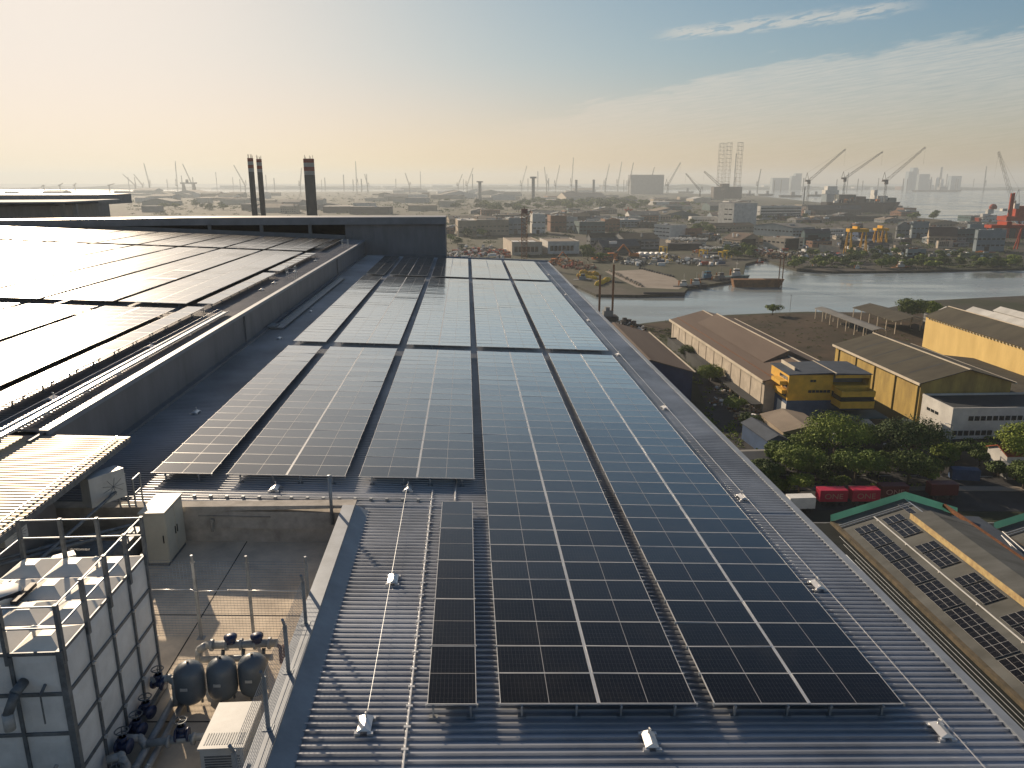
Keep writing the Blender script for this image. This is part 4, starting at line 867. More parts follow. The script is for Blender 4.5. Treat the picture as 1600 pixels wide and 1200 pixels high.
# ------------------------------------------------------------------ neighbouring roof with solar panels, below right
def RQ(o, rz):
    ca, sa = math.cos(rz), math.sin(rz)
    return lambda x, y, z: Vector((o[0]+x*ca-y*sa, o[1]+x*sa+y*ca, z))
def solar_shed(lb, lbp, o, L, full=True):
    q = RQ(o, R(2.6)); t = thing('solar_roof_building', lb, 'building', (o[0], o[1], 0), 0, 'low sheet roofed sheds with solar panels')
    T0 = Vector((o[0], o[1], 0))
    def pt(n, m, f):
        mb = MB(T0, q); f(mb); return mb.build(n, M[m], t)
    z = lambda x: 10.0+min(x, 11.8)*.33-max(x-11.8, 0)*.32
    pt('wall', 'grey_wall', lambda mb: mb.add([(0,-L,0),(19,-L,0),(19,-L,z(19)),(11.8,-L,z(11.8)),(0,-L,10.0),(0,0,0),(19,0,0),(19,0,z(19)),(11.8,0,z(11.8)),(0,0,10.0)], [(0,1,2,3,4),(9,8,7,6,5),(0,4,9,5),(1,6,7,2)]))
    pt('roof', 'sheet_roof', lambda mb: mb.add([(-.3,-L,z(-.3)+.1),(9.3,-L,z(9.3)+.1),(9.3,.5,z(9.3)+.1),(-.3,.5,z(-.3)+.1)], [(0,1,2,3)]))
    pt('roof', 'sheet_roof', lambda mb: mb.add([(9.2,-L,14.25),(12.4,-L,14.75),(19.2,-L,12.6),(19.2,-6.5,12.6),(12.4,-6.5,14.75),(9.2,-6.5,14.25),(9.2,-L,14.05),(9.2,-6.5,14.05)], [(0,1,4,5),(1,2,3,4),(0,5,7,6)]))
    pt('roof', 'sheet_roof', lambda mb: mb.add([(9.3,-6.5,z(9.3)+.1),(11.8,-6.5,z(11.8)+.1),(11.8,.5,z(11.8)+.1),(9.3,.5,z(9.3)+.1),(19.2,-6.5,z(19.2)+.1),(19.2,.5,z(19.2)+.1)], [(0,1,2,3),(1,4,5,2)]))
    pt('yellow_upstand', 'upstand_yellow', lambda mb: mb.box(9.12, 9.22, -L, -6.4, 13.3, 14.3))
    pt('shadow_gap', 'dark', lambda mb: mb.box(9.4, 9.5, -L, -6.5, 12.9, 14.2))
    pt('valley_edge', 'rust', lambda mb: mb.box(19.1, 19.6, -L, .5, 12.2, 12.75))
    pt('gutter', 'gutter_tan', lambda mb: mb.box(-.9, -.2, -L, .6, 9.3, 9.95))
    pt('ridge_line', 'alu', lambda mb: (mb.add([(11.7,-6.5,z(11.8)+.14),(11.95,-6.5,z(11.8)+.14),(11.95,.5,z(11.8)+.14),(11.7,.5,z(11.8)+.14)], [(0,1,2,3)])))
    for yy in (-1.9, -2.5):
        pt('cross_pipe', 'galv', lambda mb: (mb.tube((-.5,yy,z(-.5)+.25),(11.6,yy,z(11.6)+.25),.10,6)))
    for yy in (-9, -30, -50):
        pt('sheet_joint', 'dark', lambda mb: mb.box(12.6,19.0,yy,yy+.08,13.0,13.02) if False else mb.add([(12.6,yy,14.72),(19,yy,12.70),(19,yy+.15,12.70),(12.6,yy+.15,14.72)], [(0,1,2,3)]))
    pt('net', 'teal_net', lambda mb: (mb.add([(-1,.3,9.8),(12,.3,14.0),(12,.6,15.2),(-1,.6,11.0)], [(0,1,2,3),(3,2,1,0)]), mb.add([(12,.3,13.9),(22,.3,10.6),(22,.6,11.9),(12,.6,15.2)], [(0,1,2,3),(3,2,1,0)])))
    # walkway tray on the roof
    trayo = q(5.1, -30, z(5.1)); mb = MB(trayo, q); mb.box(4.98,5.2,-L,-2.7,z(5.1)+.32,z(5.1)+.38)
    for i in range(int(L/9)): mb.box(5.0,5.2,-4-i*9,-3.8-i*9,z(5.1)+.1,z(5.1)+.33)
    tag(mb.build('cable_tray', M['white']), 'straight pale cable tray raised over '+lbp, 'cable tray', 'cable trays on the low roofs')
    # modules
    n = 0
    def grp(x0, y0, cols, rows, k):
        C = q(x0, y0, z(x0)+.25); a = thing('solar_array', k, 'solar panels', C, 0, 'panel groups on the low roofs')
        for c in range(cols):
            for r_ in range(rows):
                xx, yy = x0+c*1.08+.52, y0-(r_*2.13+1.05); cx = math.cos(math.atan(.33))
                xx = x0+(c*1.08+.52)*cx; p = q(xx, yy, z(xx)+.28)
                o_ = bpy.data.objects.new('solar_panel', MODT); COL.objects.link(o_); o_.parent = a
                o_.matrix_local = Matrix.Translation(p-C) @ Matrix.Rotation(R(2.6), 4, 'Z') @ Matrix.Rotation(-math.atan(.33), 4, 'Y')
        mb = MB(C, q)
        for r_ in range(rows+1):
            yy = y0-r_*2.13; mb.add([(x0,yy-.03,z(x0)+.2),(x0+cols*1.08*cx,yy-.03,z(x0+cols*1.08*cx)+.2),(x0+cols*1.08*cx,yy+.03,z(x0+cols*1.08*cx)+.2),(x0,yy+.03,z(x0)+.2)], [(0,1,2,3)])
        mb.build('support_frame', M['galvd'], a)
    return grp, q, z
g1, q1, z1 = solar_shed('low sheet roofed building with panel groups beside our eave', 'the nearer low roof', (57.5, 124.6), 95)
words = ['first', 'second', 'third', 'fourth', 'fifth', 'sixth', 'seventh', 'eighth', 'ninth', 'tenth']
y = -4.3; k = 0
for rows in (1, 2, 2, 3, 3, 5, 3, 3, 3, 3):
    if y < -70: break
    g1(.9, y, 3, rows, words[k]+' black panel block from the far end, lower row, nearer low roof'); y -= rows*2.13+.55; k += 1
y = -4.0
for k in range(7):
    g1(5.7, y, 3, 1, words[k]+' single panel row above the tray, nearer low roof'); g1(5.7, y-2.6, 3, 2, words[k]+' double panel block above the tray, nearer low roof'); y -= 10.2
g1(9.9, -1.2, 1, 2, 'two panels near the ridge of the nearer low roof')
g2, q2, z2 = solar_shed('second low sheet roofed building at the right edge with panels', 'the farther low roof', (84.6, 121.5), 80)
y = -4.3
for k in range(5): g2(.9, y, 3, 2 if k else 1, words[k]+' panel block on the farther low roof at right'); y -= (2 if k else 1)*2.13+.55
for k in range(3): g2(5.9, -5-k*9, 3, 2, words[k]+' upper panel block on the farther low roof at right')
# dark lean-to roofs with pipes between our wall and the low roof, and the valley
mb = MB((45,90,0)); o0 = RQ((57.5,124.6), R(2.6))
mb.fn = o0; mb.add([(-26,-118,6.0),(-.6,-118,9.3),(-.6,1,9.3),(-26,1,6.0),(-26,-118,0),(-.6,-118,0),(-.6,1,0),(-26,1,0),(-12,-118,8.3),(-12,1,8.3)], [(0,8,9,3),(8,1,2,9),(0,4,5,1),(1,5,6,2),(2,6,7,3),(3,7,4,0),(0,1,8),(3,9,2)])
tag(mb.build('lean_to_shed', M['black_roof']), 'very dark low roof between our eave and the panelled sheds', 'shed')  # sheet coloured near-black all over
for i in range(16):
    xx = -11+i*.62; zz = 8.3+(xx+12)*.0877+.25; mb = MB(o0(xx,-60,zz), o0); mb.tube((xx,-110,zz),(xx,-2-rnd.uniform(0,18),zz),.05 if i % 4 else .09,6)
    tag(mb.build('roof_pipe', M['galvd'] if i % 4 else M['galv']), 'thin '+('dark' if i % 4 else 'shiny')+' pipe running along the dark low roof, '+['first','second','third','fourth','fifth','sixth','seventh','eighth','ninth','tenth','eleventh','twelfth','thirteenth','fourteenth','fifteenth','sixteenth'][i]+' from our eave', 'pipe', 'pipes on the dark low roof')
mb = MB((80,90,0), o0); mb.add([(19.6,-100,10.6),(26.0,-100,10.2),(26.0,.4,10.2),(19.6,.4,10.6),(19.6,-100,0),(26,-100,0),(26,.4,0),(19.6,.4,0)], [(0,1,2,3),(0,4,5,1),(1,5,6,2),(2,6,7,3),(3,7,4,0)])
tag(mb.build('valley_roof', M['blue_roof']), 'dark blue valley roof between the two panelled sheds', 'roof')
for i in range(9):
    xx = 20.3+rnd.uniform(0,4.6); a = -rnd.uniform(1,26); mb = MB(o0(xx,a,10.7), o0); mb.tube((xx,a,10.75+.1*i),(xx+rnd.uniform(-1.5,1.5),a-rnd.uniform(3,9),10.75+.1*i),.07,6)
    tag(mb.build('scaffold_pole', M['white']), 'loose pale scaffold pole lying in the blue valley roof', 'scaffold pole', 'scaffold poles in the valley roof')
# wall and small deck behind them
mb = MB((90,133,0)); mb.box(50,200,133.5,133.9,0,5.5); mb.box(50,200,127,133.5,0,3.0); tag(mb.build('boundary_wall', M['grey_wall']), 'long plain grey boundary wall behind the panelled sheds', 'wall')
# containers
def container(P, rz, L, m, lb, text=None, group='dark pink freight containers on trailers'):
    t = thing('freight_container', lb, 'container', (*P, 0), rz, group)
    mb = MB(); mb.box(0,L,0,2.44,1.1,3.7)
    n = int(L/.28)
    for i in range(n): mb.box(.15+i*.28,.27+i*.28,-.035,0,1.25,3.55); 
    for i in range(8): mb.box(-.035,0,.15+i*.28,.27+i*.28,1.25,3.55)
    mb.build('container_box', M[m], t)
    mb = MB(); mb.box(.2,L-.2,.3,2.1,.75,1.08); mb.build('trailer_bed', M['black'], t)
    for x in (L-1.0, L-2.2, 1.2):
        for yy in (.1, 1.95):
            mb = MB(); mb.tube((x,yy,.5),(x,yy+.35,.5),.5,14); mb.build('wheel', M['black'], t)
    if text:
        cu = bpy.data.curves.new('lettering', 'FONT'); cu.body = text; cu.size = 1.7; cu.extrude = .01; cu.align_x = 'CENTER'
        ob = bpy.data.objects.new('lettering', cu); COL.objects.link(ob); dg = bpy.context.evaluated_depsgraph_get(); me = bpy.data.meshes.new_from_object(ob.evaluated_get(dg)); bpy.data.objects.remove(ob)
        me.materials.clear(); me.materials.append(M['signwhite']); ob = bpy.data.objects.new('lettering', me); COL.objects.link(ob); ob.parent = t
        ob.scale = (1.15, 1, 1); ob.rotation_euler = (math.pi/2, 0, 0); ob.location = (L*.5, -.05, 1.75)
    return t
container((66.6,153.6), R(1), 6.06, 'magenta', 'leftmost dark pink container on a trailer, lettered ONE, by the road', 'ONE'); container((73.7,153.8), R(1), 6.06, 'magenta', 'second dark pink container lettered ONE, right of the first', 'ONE')
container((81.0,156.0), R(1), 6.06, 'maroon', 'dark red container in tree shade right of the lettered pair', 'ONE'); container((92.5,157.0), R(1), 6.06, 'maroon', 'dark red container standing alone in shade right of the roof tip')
def truck(P, rz, lb, m='white', L=7.5):
    t = thing('box_truck', lb, 'truck', (*P, 0), rz, 'trucks parked near the road')
    mb = MB(); mb.box(1.9,L,0,2.4,.9,3.4); mb.build('cargo_box', M[m], t)
    mb = MB(); mb.add([(0,.1,.6),(1.8,.1,.6),(1.8,2.3,.6),(0,2.3,.6),(.25,.1,2.5),(1.8,.1,2.5),(1.8,2.3,2.5),(.25,2.3,2.5)], [(0,3,2,1),(4,5,6,7),(0,1,5,4),(1,2,6,5),(2,3,7,6),(3,0,4,7)]); mb.build('cab', M['white'], t)
    mb = MB(); mb.box(.3,1.2,.05,.1,1.6,2.3); mb.add([(.10,.25,1.5),(.22,.25,2.35),(.22,2.15,2.35),(.10,2.15,1.5)], [(0,1,2,3),(3,2,1,0)]); mb.build('cab_window', M['window'], t)
    for x in (.9, L-1.6):
        for yy in (0, 2.1):
            mb = MB(); mb.tube((x,yy,.5),(x,yy+.3,.5),.5,12); mb.build('wheel', M['black'], t)
    return t
truck((92.5,152.8), R(0), 'white box truck under the teal netting at the roof tip', 'white', 8) if False else None; truck((57.0,150), R(4), 'small white truck under the trees by our eave')

# ------------------------------------------------------------------ trees
def leafmat(name, a, b_):
    m_ = bpy.data.materials.new(name); m_.use_nodes = True; t = m_.node_tree; b = t.nodes['Principled BSDF']; b.inputs['Roughness'].default_value = .75; b.inputs['Specular IOR Level'].default_value = .2
    g = t.nodes.new('ShaderNodeNewGeometry'); no = N(t, 'ShaderNodeTexNoise', i_Scale=.55, i_Detail=4); t.links.new(g.outputs['Position'], no.inputs['Vector'])
    oi = N(t, 'ShaderNodeObjectInfo'); f = MA(t, 'ADD', MA(t, 'MULTIPLY', MA(t, 'SUBTRACT', no.outputs[0], .5), 2.2), MA(t, 'MULTIPLY', oi.outputs['Random'], .9), clamp=True)
    t.links.new(MIXC(t, f, (*a, 1), (*b_, 1)), b.inputs['Base Color'])
    return m_
M['leaf'] = leafmat('tree_leaves', (.06,.11,.014), (.19,.24,.03)); M['leafdark'] = leafmat('dark_tree_leaves', (.035,.065,.014), (.10,.14,.025)); M['hill'] = mat('wooded_hill', (.03,.045,.025), .95, 0, .3, .01); M['bark'] = mat('bark', (.10,.08,.06), .9, 0, .2, 3)
def crown_mesh(seed, clumps, leaves, size, rad, shape, name='crown'):
    r = random.Random(seed); vs = []; fs = []
    cl = []
    for i in range(clumps):
        while True:
            x, y, z = r.uniform(-1,1), r.uniform(-1,1), r.uniform(-.7,1)
            if x*x+y*y+z*z < 1 and x*x+y*y+z*z > .15: break
        cl.append((x*shape[0], y*shape[0], shape[2]+z*shape[1], r.uniform(.6,1.25)*rad))
    for cx, cy, cz, cr in cl:
        for k in range(leaves):
            a = r.uniform(0, 6.283); zz = r.uniform(-.5, 1); q = math.sqrt(max(0, 1-zz*zz)); rr = cr*(r.uniform(.55, 1.08))
            c = Vector((cx+q*math.cos(a)*rr, cy+q*math.sin(a)*rr, cz+zz*rr*.62))
            n = Vector((q*math.cos(a), q*math.sin(a), zz+.3)).normalized(); n = (n+Vector((r.gauss(0,.5), r.gauss(0,.5), r.gauss(0,.5)))).normalized()
            u = n.cross(Vector((r.gauss(0,1), r.gauss(0,1), r.gauss(0,1)))).normalized(); v = n.cross(u); s_ = size*r.uniform(.6, 1.5); i0 = len(vs)
            vs += [c-u*s_, c+v*s_*.55, c+u*s_, c-v*s_*.55]; fs.append((i0, i0+1, i0+2, i0+3))
    me = bpy.data.meshes.new(name); me.from_pydata([tuple(v) for v in vs], [], fs); return me, cl
def tree(name, lb, P, seed, H, Wd, kind, grp='trees', m='leaf', n=(26, 260, .26), rz=0):
    t = thing(name, lb, 'tree', (*P[:2], 0), rz, grp)
    me, cl = crown_mesh(seed, n[0], n[1], n[2], Wd*.24, (Wd*.40, H*(.16 if kind == 'flat' else .28), H*(.76 if kind == 'flat' else .62)))
    me.materials.append(M[m]); o = bpy.data.objects.new('crown', me); COL.objects.link(o); o.parent = t
    mb = MB(); hb = H*.38; tr = max(.12, Wd*.03)
    mb.tube((0,0,0),(0,0,hb),tr,8,tr*.7)
    for cx, cy, cz, cr in cl[:9]: mb.tube((0,0,hb*.9),(cx*.8,cy*.8,cz),tr*.5,6,tr*.15)
    mb.build('trunk', M['bark'], t)
    return t
GT = 'broad trees by the road and yard'
near_trees = [(1302,722,11,17,'flat','broad dark crowned tree in front of the amber office',11),(1418,726,11,15,'flat','broad tree right of the amber office, behind the truck',12),(1246,752,8,11,'flat','spreading tree above the white truck next to our eave',13),
 (1335,756,8,12,'flat','low spreading tree over the lettered containers',14),(1418,756,7,11,'flat','low dense tree beside the road with a truck behind',15),(1215,735,7.5,7,'round','small bright tree close to our roof edge',16),
 (1594,728,10.5,12,'round','dense tree at the right edge beside the gatehouse',17),(1598,764,6,8,'round','small tree at the right edge below the gatehouse',18),(1255,712,5.5,8,'round','dark bush behind the left spreading tree',19),(1350,700,6,9,'round','dark shrub tree at the foot of the amber office',20),(1195,762,6,8,'flat','half hidden tree just above our eave',21),
 (1478,722,4.5,7,'round','shrub on the verge below the white office',22)]
for x, yb, H, Wd, kind, lb, sd_ in near_trees:
    tree('broadleaf_tree', lb, px(x, yb), sd_, H, Wd, kind, GT, 'leaf' if sd_ % 3 else 'leafdark', (30, 300, .24), rz=sd_)
tree('broadleaf_tree', 'full round tree on the shore left of the tallest yellow warehouse', px(1424,503), 31, 12, 13, 'round', 'trees on the near shore', 'leafdark', (30,200,.4)); tree('broadleaf_tree', 'rounder paler tree right beside the full shore tree', px(1450,500), 32, 10, 11, 'round', 'trees on the near shore', 'leaf', (24,200,.4))
tree('broadleaf_tree', 'lone flat topped bush tree on the shore edge of the dirt field', px(1207,492), 33, 5, 9, 'flat', 'trees on the near shore', 'leaf', (14,120,.4)); tree('broadleaf_tree', 'scrubby green tree between the navy and cream warehouses', px(1108,598), 34, 6, 9, 'round', 'scrub between the sheds', 'leaf', (18,200,.25))
tree('broadleaf_tree', 'scrubby darker tree nearer our eave between the sheds', px(1072,560), 35, 5, 7, 'round', 'scrub between the sheds', 'leafdark', (16,160,.25)); tree('broadleaf_tree', 'ragged shrub below the cream warehouse wall', px(1150,640), 36, 4, 7, 'round', 'scrub between the sheds', 'leaf', (16,160,.25)); tree('broadleaf_tree', 'second ragged shrub beside the yard rubble', px(1172,668), 37, 4, 7, 'round', 'scrub between the sheds', 'leafdark', (16,160,.25))
ug = [(1192,735),(1205,748),(1228,722),(1262,742),(1285,752),(1300,738),(1310,760),(1352,738),(1372,748),(1385,728),(1392,708),(1440,742),(1452,756),(1470,740),(1500,716),(1545,708),(1560,744),(1530,728),(1400,690),(1372,690),(1330,700),(1270,700),(1232,700),(1215,765),(1248,770)]
for i, (x, y_) in enumerate(ug):
    tree('undergrowth_tree', 'low dark shrub tree in the roadside green belt, '+['left end','left part','left of the middle','middle','right of the middle','right part'][min(5, int((x-1190)/65))]+(', front row' if y_ > 738 else ', back row'), px(x, y_), 200+i, rnd.uniform(2.2,4.2), rnd.uniform(4,7), rnd.choice(['flat','round']), 'shrub trees in the green belt', 'leafdark' if i % 3 else 'leaf', (16,170,.26), rz=i)
# far tree prototypes, copied
fp = [tree('distant_tree', 'tree', (0,0), 50+i, 11, 13, 'round', '', 'leafdark' if i % 2 else 'leaf', (14, 70, .95)) for i in range(4)]
used = [False]*4
def fartree(x, yb, s, where):
    i = rnd.randrange(4); P = px(x, yb); lb = ['dark rounded tree ', 'pale green loose tree ', 'dense low tree ', 'ragged dark tree '][i]+where; rz = rnd.uniform(0, 6.28); sc = (s*rnd.uniform(.8,1.3), s*rnd.uniform(.8,1.3), s*rnd.uniform(.75,1.15))
    if used[i]: o = dup(fp[i], P, rz, lb, 'trees '+where, sc)
    else: o = fp[i]; used[i] = True; o.location = P; o.rotation_euler = (0,0,rz); o.scale = sc; o['label'] = lb; o['group'] = 'trees '+where
def band(n, x0, x1, y0, y1, s, where):
    for _ in range(n): fartree(rnd.uniform(x0,x1), rnd.uniform(y0,y1), s, where)
band(70, 805, 1010, 314, 331, 1.7, 'in the wooded rise beyond the factories'); band(26, 690, 830, 318, 334, 1.6, 'in the haze right of the end wall')
band(14, 820, 1100, 330, 348, 1.0, 'between the factories in the middle distance'); band(14, 1110, 1180, 392, 404, .75, 'on the bank by the inlet'); band(18, 1170, 1260, 338, 346, .9, 'in front of the ribbon windowed offices')
band(22, 1230, 1500, 398, 413, .6, 'along the far bank of the channel'); band(60, 1240, 1600, 409, 420, .62, 'in the dark strip of the right bank'); band(5, 1420, 1462, 338, 345, 1.2, 'on the point by the bay'); band(10, 1080, 1110, 352, 366, .9, 'behind the orange brown block'); band(16, 1020, 1120, 312, 336, 1.1, 'inland of the bay yards'); band(8, 700, 760, 366, 386, .9, 'beside the hazy yard'); band(5, 905, 945, 396, 408, .9, 'beside the dark twin gabled shed'); band(14, 225, 385, 312, 330, 1.4, 'behind the left chimneys')
band(9, 1330, 1420, 372, 405, .7, 'round the gantry cranes')
# ground cover between the yards: nobody could count it
def scrub(name, n, zones, size, seed, m):
    r = random.Random(seed); vs = []; fs = []
    for _ in range(n):
        x0, x1, y0, y1, s = r.choice(zones); P = px(r.uniform(x0, x1), r.uniform(y0, y1)); R0 = s*r.uniform(.5, 1.4)
        for k in range(26):
            a, q = r.uniform(0, 6.28), math.sqrt(r.random()); c = P+Vector((math.cos(a)*q*R0*1.7, math.sin(a)*q*R0*1.7, r.uniform(.05, 1)*R0*(1.1-q*.7)))
            u = Vector((r.gauss(0,1), r.gauss(0,1), r.gauss(0,.7))).normalized(); v = u.cross(Vector((r.gauss(0,1), r.gauss(0,1), r.gauss(0,1)))).normalized(); z = R0*.3*r.uniform(.6,1.3); i0 = len(vs)
            vs += [c-u*z, c+v*z*.7, c+u*z, c-v*z*.7]; fs.append((i0, i0+1, i0+2, i0+3))
    me = bpy.data.meshes.new(name); me.from_pydata([tuple(v) for v in vs], [], fs); me.materials.append(M[m]); o = bpy.data.objects.new(name, me); COL.objects.link(o); o['kind'] = 'stuff'
    return tag(o, {'scrub': 'low patchy scrub and bushes between the far yards and sheds', 'undergrowth': 'green undergrowth below the roadside trees', 'rough_grass': 'thin rough grass tufts on the dirt field'}[name], 'ground cover')
scrub('scrub', 3000, [(200,1000,300,325,5.5),(200,700,303,330,5),(600,1010,300,322,5),(690,1010,312,352,3.5),(820,1120,326,372,2.6),(1000,1180,306,345,3.5),(1180,1420,318,352,2.8),(1230,1600,392,419,1.7),(1110,1260,386,404,1.4),(690,860,350,400,1.8),(1400,1600,345,400,2.0),(200,690,305,338,4),(1050,1300,335,372,2.4)], 1, 71, 'leafdark')
scrub('undergrowth', 480, [(1185,1480,690,765,1.0),(1100,1200,600,700,.8),(1040,1110,540,600,.8),(1440,1600,665,712,.9),(1190,1300,660,700,.8)], 1, 72, 'leaf')
scrub('rough_grass', 500, [(1140,1430,492,535,.45),(1040,1300,500,560,.4),(985,1050,512,535,.5)], 1, 73, 'leafdark')
# ------------------------------------------------------------------ middle distance, hand placed
r8 = R(8)
def windows_for(w, h, rows, n, face='f'): return None
B('factory_block', 'white slab block with small windows, its left face brightly lit', 'building', 1145,353,1121,1181,318, R(24), 'white_wall', 'grey_roof', wins=[('l', (9,17,25), 1.6, 2, 3, 24)])
t_ = B('office_building', 'white office block in rows of ribbon windows, middle distance', 'office', 1187,343,1179.5,1251,322.5, R(14), 'white_wall', 'grey_roof', stuffr=8)
h_ = hat(px(1187,343), 322.5)
for k_ in range(4):
    mb = MB(); P = px(1187,343); w_ = along(P, (math.cos(R(14)), math.sin(R(14))), 1251); z = h_*(.14+.22*k_); mb.box(1.5, w_-1.5, -.1, .05, z, z+h_*.09); mb.build('ribbon_window', M['window'], t_)
B('office_building', 'grey white office wing right of the ribbon windowed block, three pale bands', 'office', 1257,341,1256,1266,329, R(4), 'white_wall', 'grey_roof', depth=20)
t_ = B('factory_block', 'white block with rows of small windows beside an orange brown one', 'building', 1047,374.5,1021,1072,352.5, R(30), 'white_wall', 'grey_roof', stuffr=3, wins=[('l', (3.5,8,12.5), 1.1, 5, 2, 34)])
B('factory_block', 'orange brown brick block with pale roof edge right of the white one', 'building', 1072,374,1071,1096,357.5, R(10), 'brick_wall', 'white_roof', depth=14, wins=[('f', (3,7), 1.2, 4, 2, 11)])
B('warehouse', 'long low white shed left of the tall white slab', 'warehouse', 1080,349,None,1121,339, R(2), 'white_wall', 'white_roof', depth=20, wins=[('f', (4,), 2, 9, 2, 40)])
B('warehouse', 'dark slate gabled warehouse, the left one of a joined pair', 'warehouse', 941,397,926,1000,386, R(22), 'dark_wall', 'slate_roof', 'gx', rise=6)
B('warehouse', 'grey olive warehouse with pale gable end behind the slate one', 'warehouse', 922,388,916,985,371, R(18), 'grey_wall', 'olive_roof', 'gx', rise=4)
B('warehouse', 'olive roofed hangar with big dark door, right of the slate pair', 'warehouse', 975,390,None,1030,374, R(14), 'grey_wall', 'olive_roof', 'gx', depth=36, rise=5, door=(10,9,9))
B('house_shed', 'pale walled hall with bright skylight panels on its roof, the left of two', 'hall', 800,399,786,847,379, R(8), 'cream_wall', 'tan_roof', 'flat', wins=[('f', (3,), 5, 6, 2, 26)])
B('house_shed', 'pale walled hall with bright skylight panels on its roof, the right of two', 'hall', 856,397,843,905,378, R(8), 'white_wall', 'tan_roof', 'flat', wins=[('f', (3,), 5, 6, 2, 26)])
for x0, yb in ((800,399),(856,397)):
    P = px(x0, yb); h_ = hat(P, 379)+.12; t_ = thing('skylight_set', 'bright white skylight panels on the roof of the '+('left' if x0 == 800 else 'right')+' pale hall', 'skylight', (P[0], P[1], h_), R(8), 'skylights on the twin halls')
    for i in range(3):
        for j in range(2):
            mb = MB(); mb.box(2+i*8, 8+i*8, 4+j*9, 11+j*9, .0, .3); mb.build('skylight', M['white'], t_)
B('shed', 'brown roofed shed with an open dark gable facing the yachts', 'warehouse', 1156,387,1128,1192,376, R(20), 'tan_wall', 'brown_roof', 'gy', rise=7, door=(2,18,9))
B('shed', 'long brown green roof behind the open gabled shed', 'warehouse', 1118,362,1100,1180,354, R(16), 'tan_wall', 'olive_roof', 'gx', rise=4)
B('warehouse', 'big pale blue grey factory with flat shallow roof and white upper wall', 'factory', 1238,372,1177,1272,356, R(26), 'bluegrey_wall', 'grey_roof', 'gx', rise=4)
B('warehouse', 'cream walled boat shed with one dark open front, right of the yachts', 'warehouse', 1225,390,1191,1254,373, R(24), 'cream_wall', 'tan_roof', 'flat', door=(1.5,18,11))
B('warehouse', 'dark teal shed with tall black opening right of the cream boat shed', 'warehouse', 1256,385,1250,1296,364, R(10), 'teal_wall', 'slate_roof', 'gx', rise=4, door=(4,12,12))
B('factory_block', 'white house like block with windows under a tan roof, left of the yellow gantry', 'building', 1295,371,1282,1320,358, R(14), 'white_wall', 'tan_roof', wins=[('f', (3,7), 1.4, 5, 2, 20)])
B('warehouse', 'navy shed under the yellow gantry crane', 'warehouse', 1340,378,1330,1375,364, R(8), 'blue_wall', 'slate_roof', 'gx', rise=3)
B('factory_block', 'big plain grey blue box standing above the right sheds', 'building', 1424,372,1421,1449,346.5, R(2), 'bluegrey_wall', 'grey_roof', depth=22)
B('warehouse', 'long dark brown roof sloping down right of the grey blue box', 'warehouse', 1450,382,1447,1494,368, R(-20), 'tan_wall', 'brown_roof', 'gx', rise=9)
B('warehouse', 'dark teal shed at the waterside with ribbed wall', 'warehouse', 1494,380,1488,1526,358, R(6), 'teal_wall', 'slate_roof', depth=30)
B('factory_block', 'tall pale green grey tank house by the red rig, front one', 'building', 1524,393,1519,1568,360, R(4), 'bluegrey_wall', 'slate_roof', depth=30)
B('factory_block', 'pale green grey block behind the front tank house', 'building', 1512,378,1508,1560,351, R(4), 'bluegrey_wall', 'slate_roof', depth=40)
B('factory_block', 'blue grey workshop with a bright slot door near the channel', 'building', 1416,408,1414,1445,390, R(4), 'bluegrey_wall', 'slate_roof', depth=24, door=(10,2.5,8))
B('shed', 'small white and tan box shed left of the blue grey workshop', 'shed', 1398,394,1395,1436,384, R(3), 'tan_wall', 'white_roof', depth=14)
B('shed', 'square tan roofed kiosk house under the gantry legs', 'shed', 1336,399,1332,1346,388, R(6), 'tan_wall', 'slate_roof', depth=12)
B('shed', 'row of cream stalls with white roofs near the grey tanks', 'shed', 1465,388,1462,1488,377, R(4), 'cream_wall', 'white_roof', depth=14, wins=[('f', (2,), 5, 5, 1, 12)])
B('warehouse', 'domed grey shed between the yellow gantry and the grey blue box', 'warehouse', 1400,372,1398,1420,353, R(6), 'grey_wall', 'slate_roof', 'gy', depth=40, rise=5)
B('shed', 'low green yard shed with pale band behind the right bank', 'shed', 1500,402,1495,1560,396, R(2), 'green_wall', 'grey_roof', depth=12)
B('warehouse', 'long sunlit flat roof under the bay with a dark side', 'warehouse', 1290,345,1288,1402,338, R(-3), 'dark_wall', 'tan_roof', depth=60)
B('warehouse', 'long dark roof beyond the offices with one gable peak', 'warehouse', 1262,335,1258,1345,327, R(2), 'dark_wall', 'slate_roof', 'gx', depth=60, rise=8)
# white walls and low items by the inlet
o = px(1279,393); mb = MB(o); mb.add([(o.x,o.y,0),(o.x+15,o.y-14,0),(o.x+15,o.y-14,6),(o.x,o.y,7),(o.x+.6,o.y+.6,0),(o.x+15.6,o.y-13.4,0),(o.x+15.6,o.y-13.4,6),(o.x+.6,o.y+.6,7)], [(0,1,2,3),(5,4,7,6),(3,2,6,7),(0,3,7,4),(1,5,6,2)])
tag(mb.build('yard_wall', M['cream_wall']), 'slanting cream wall catching the sun above the right bank', 'wall')
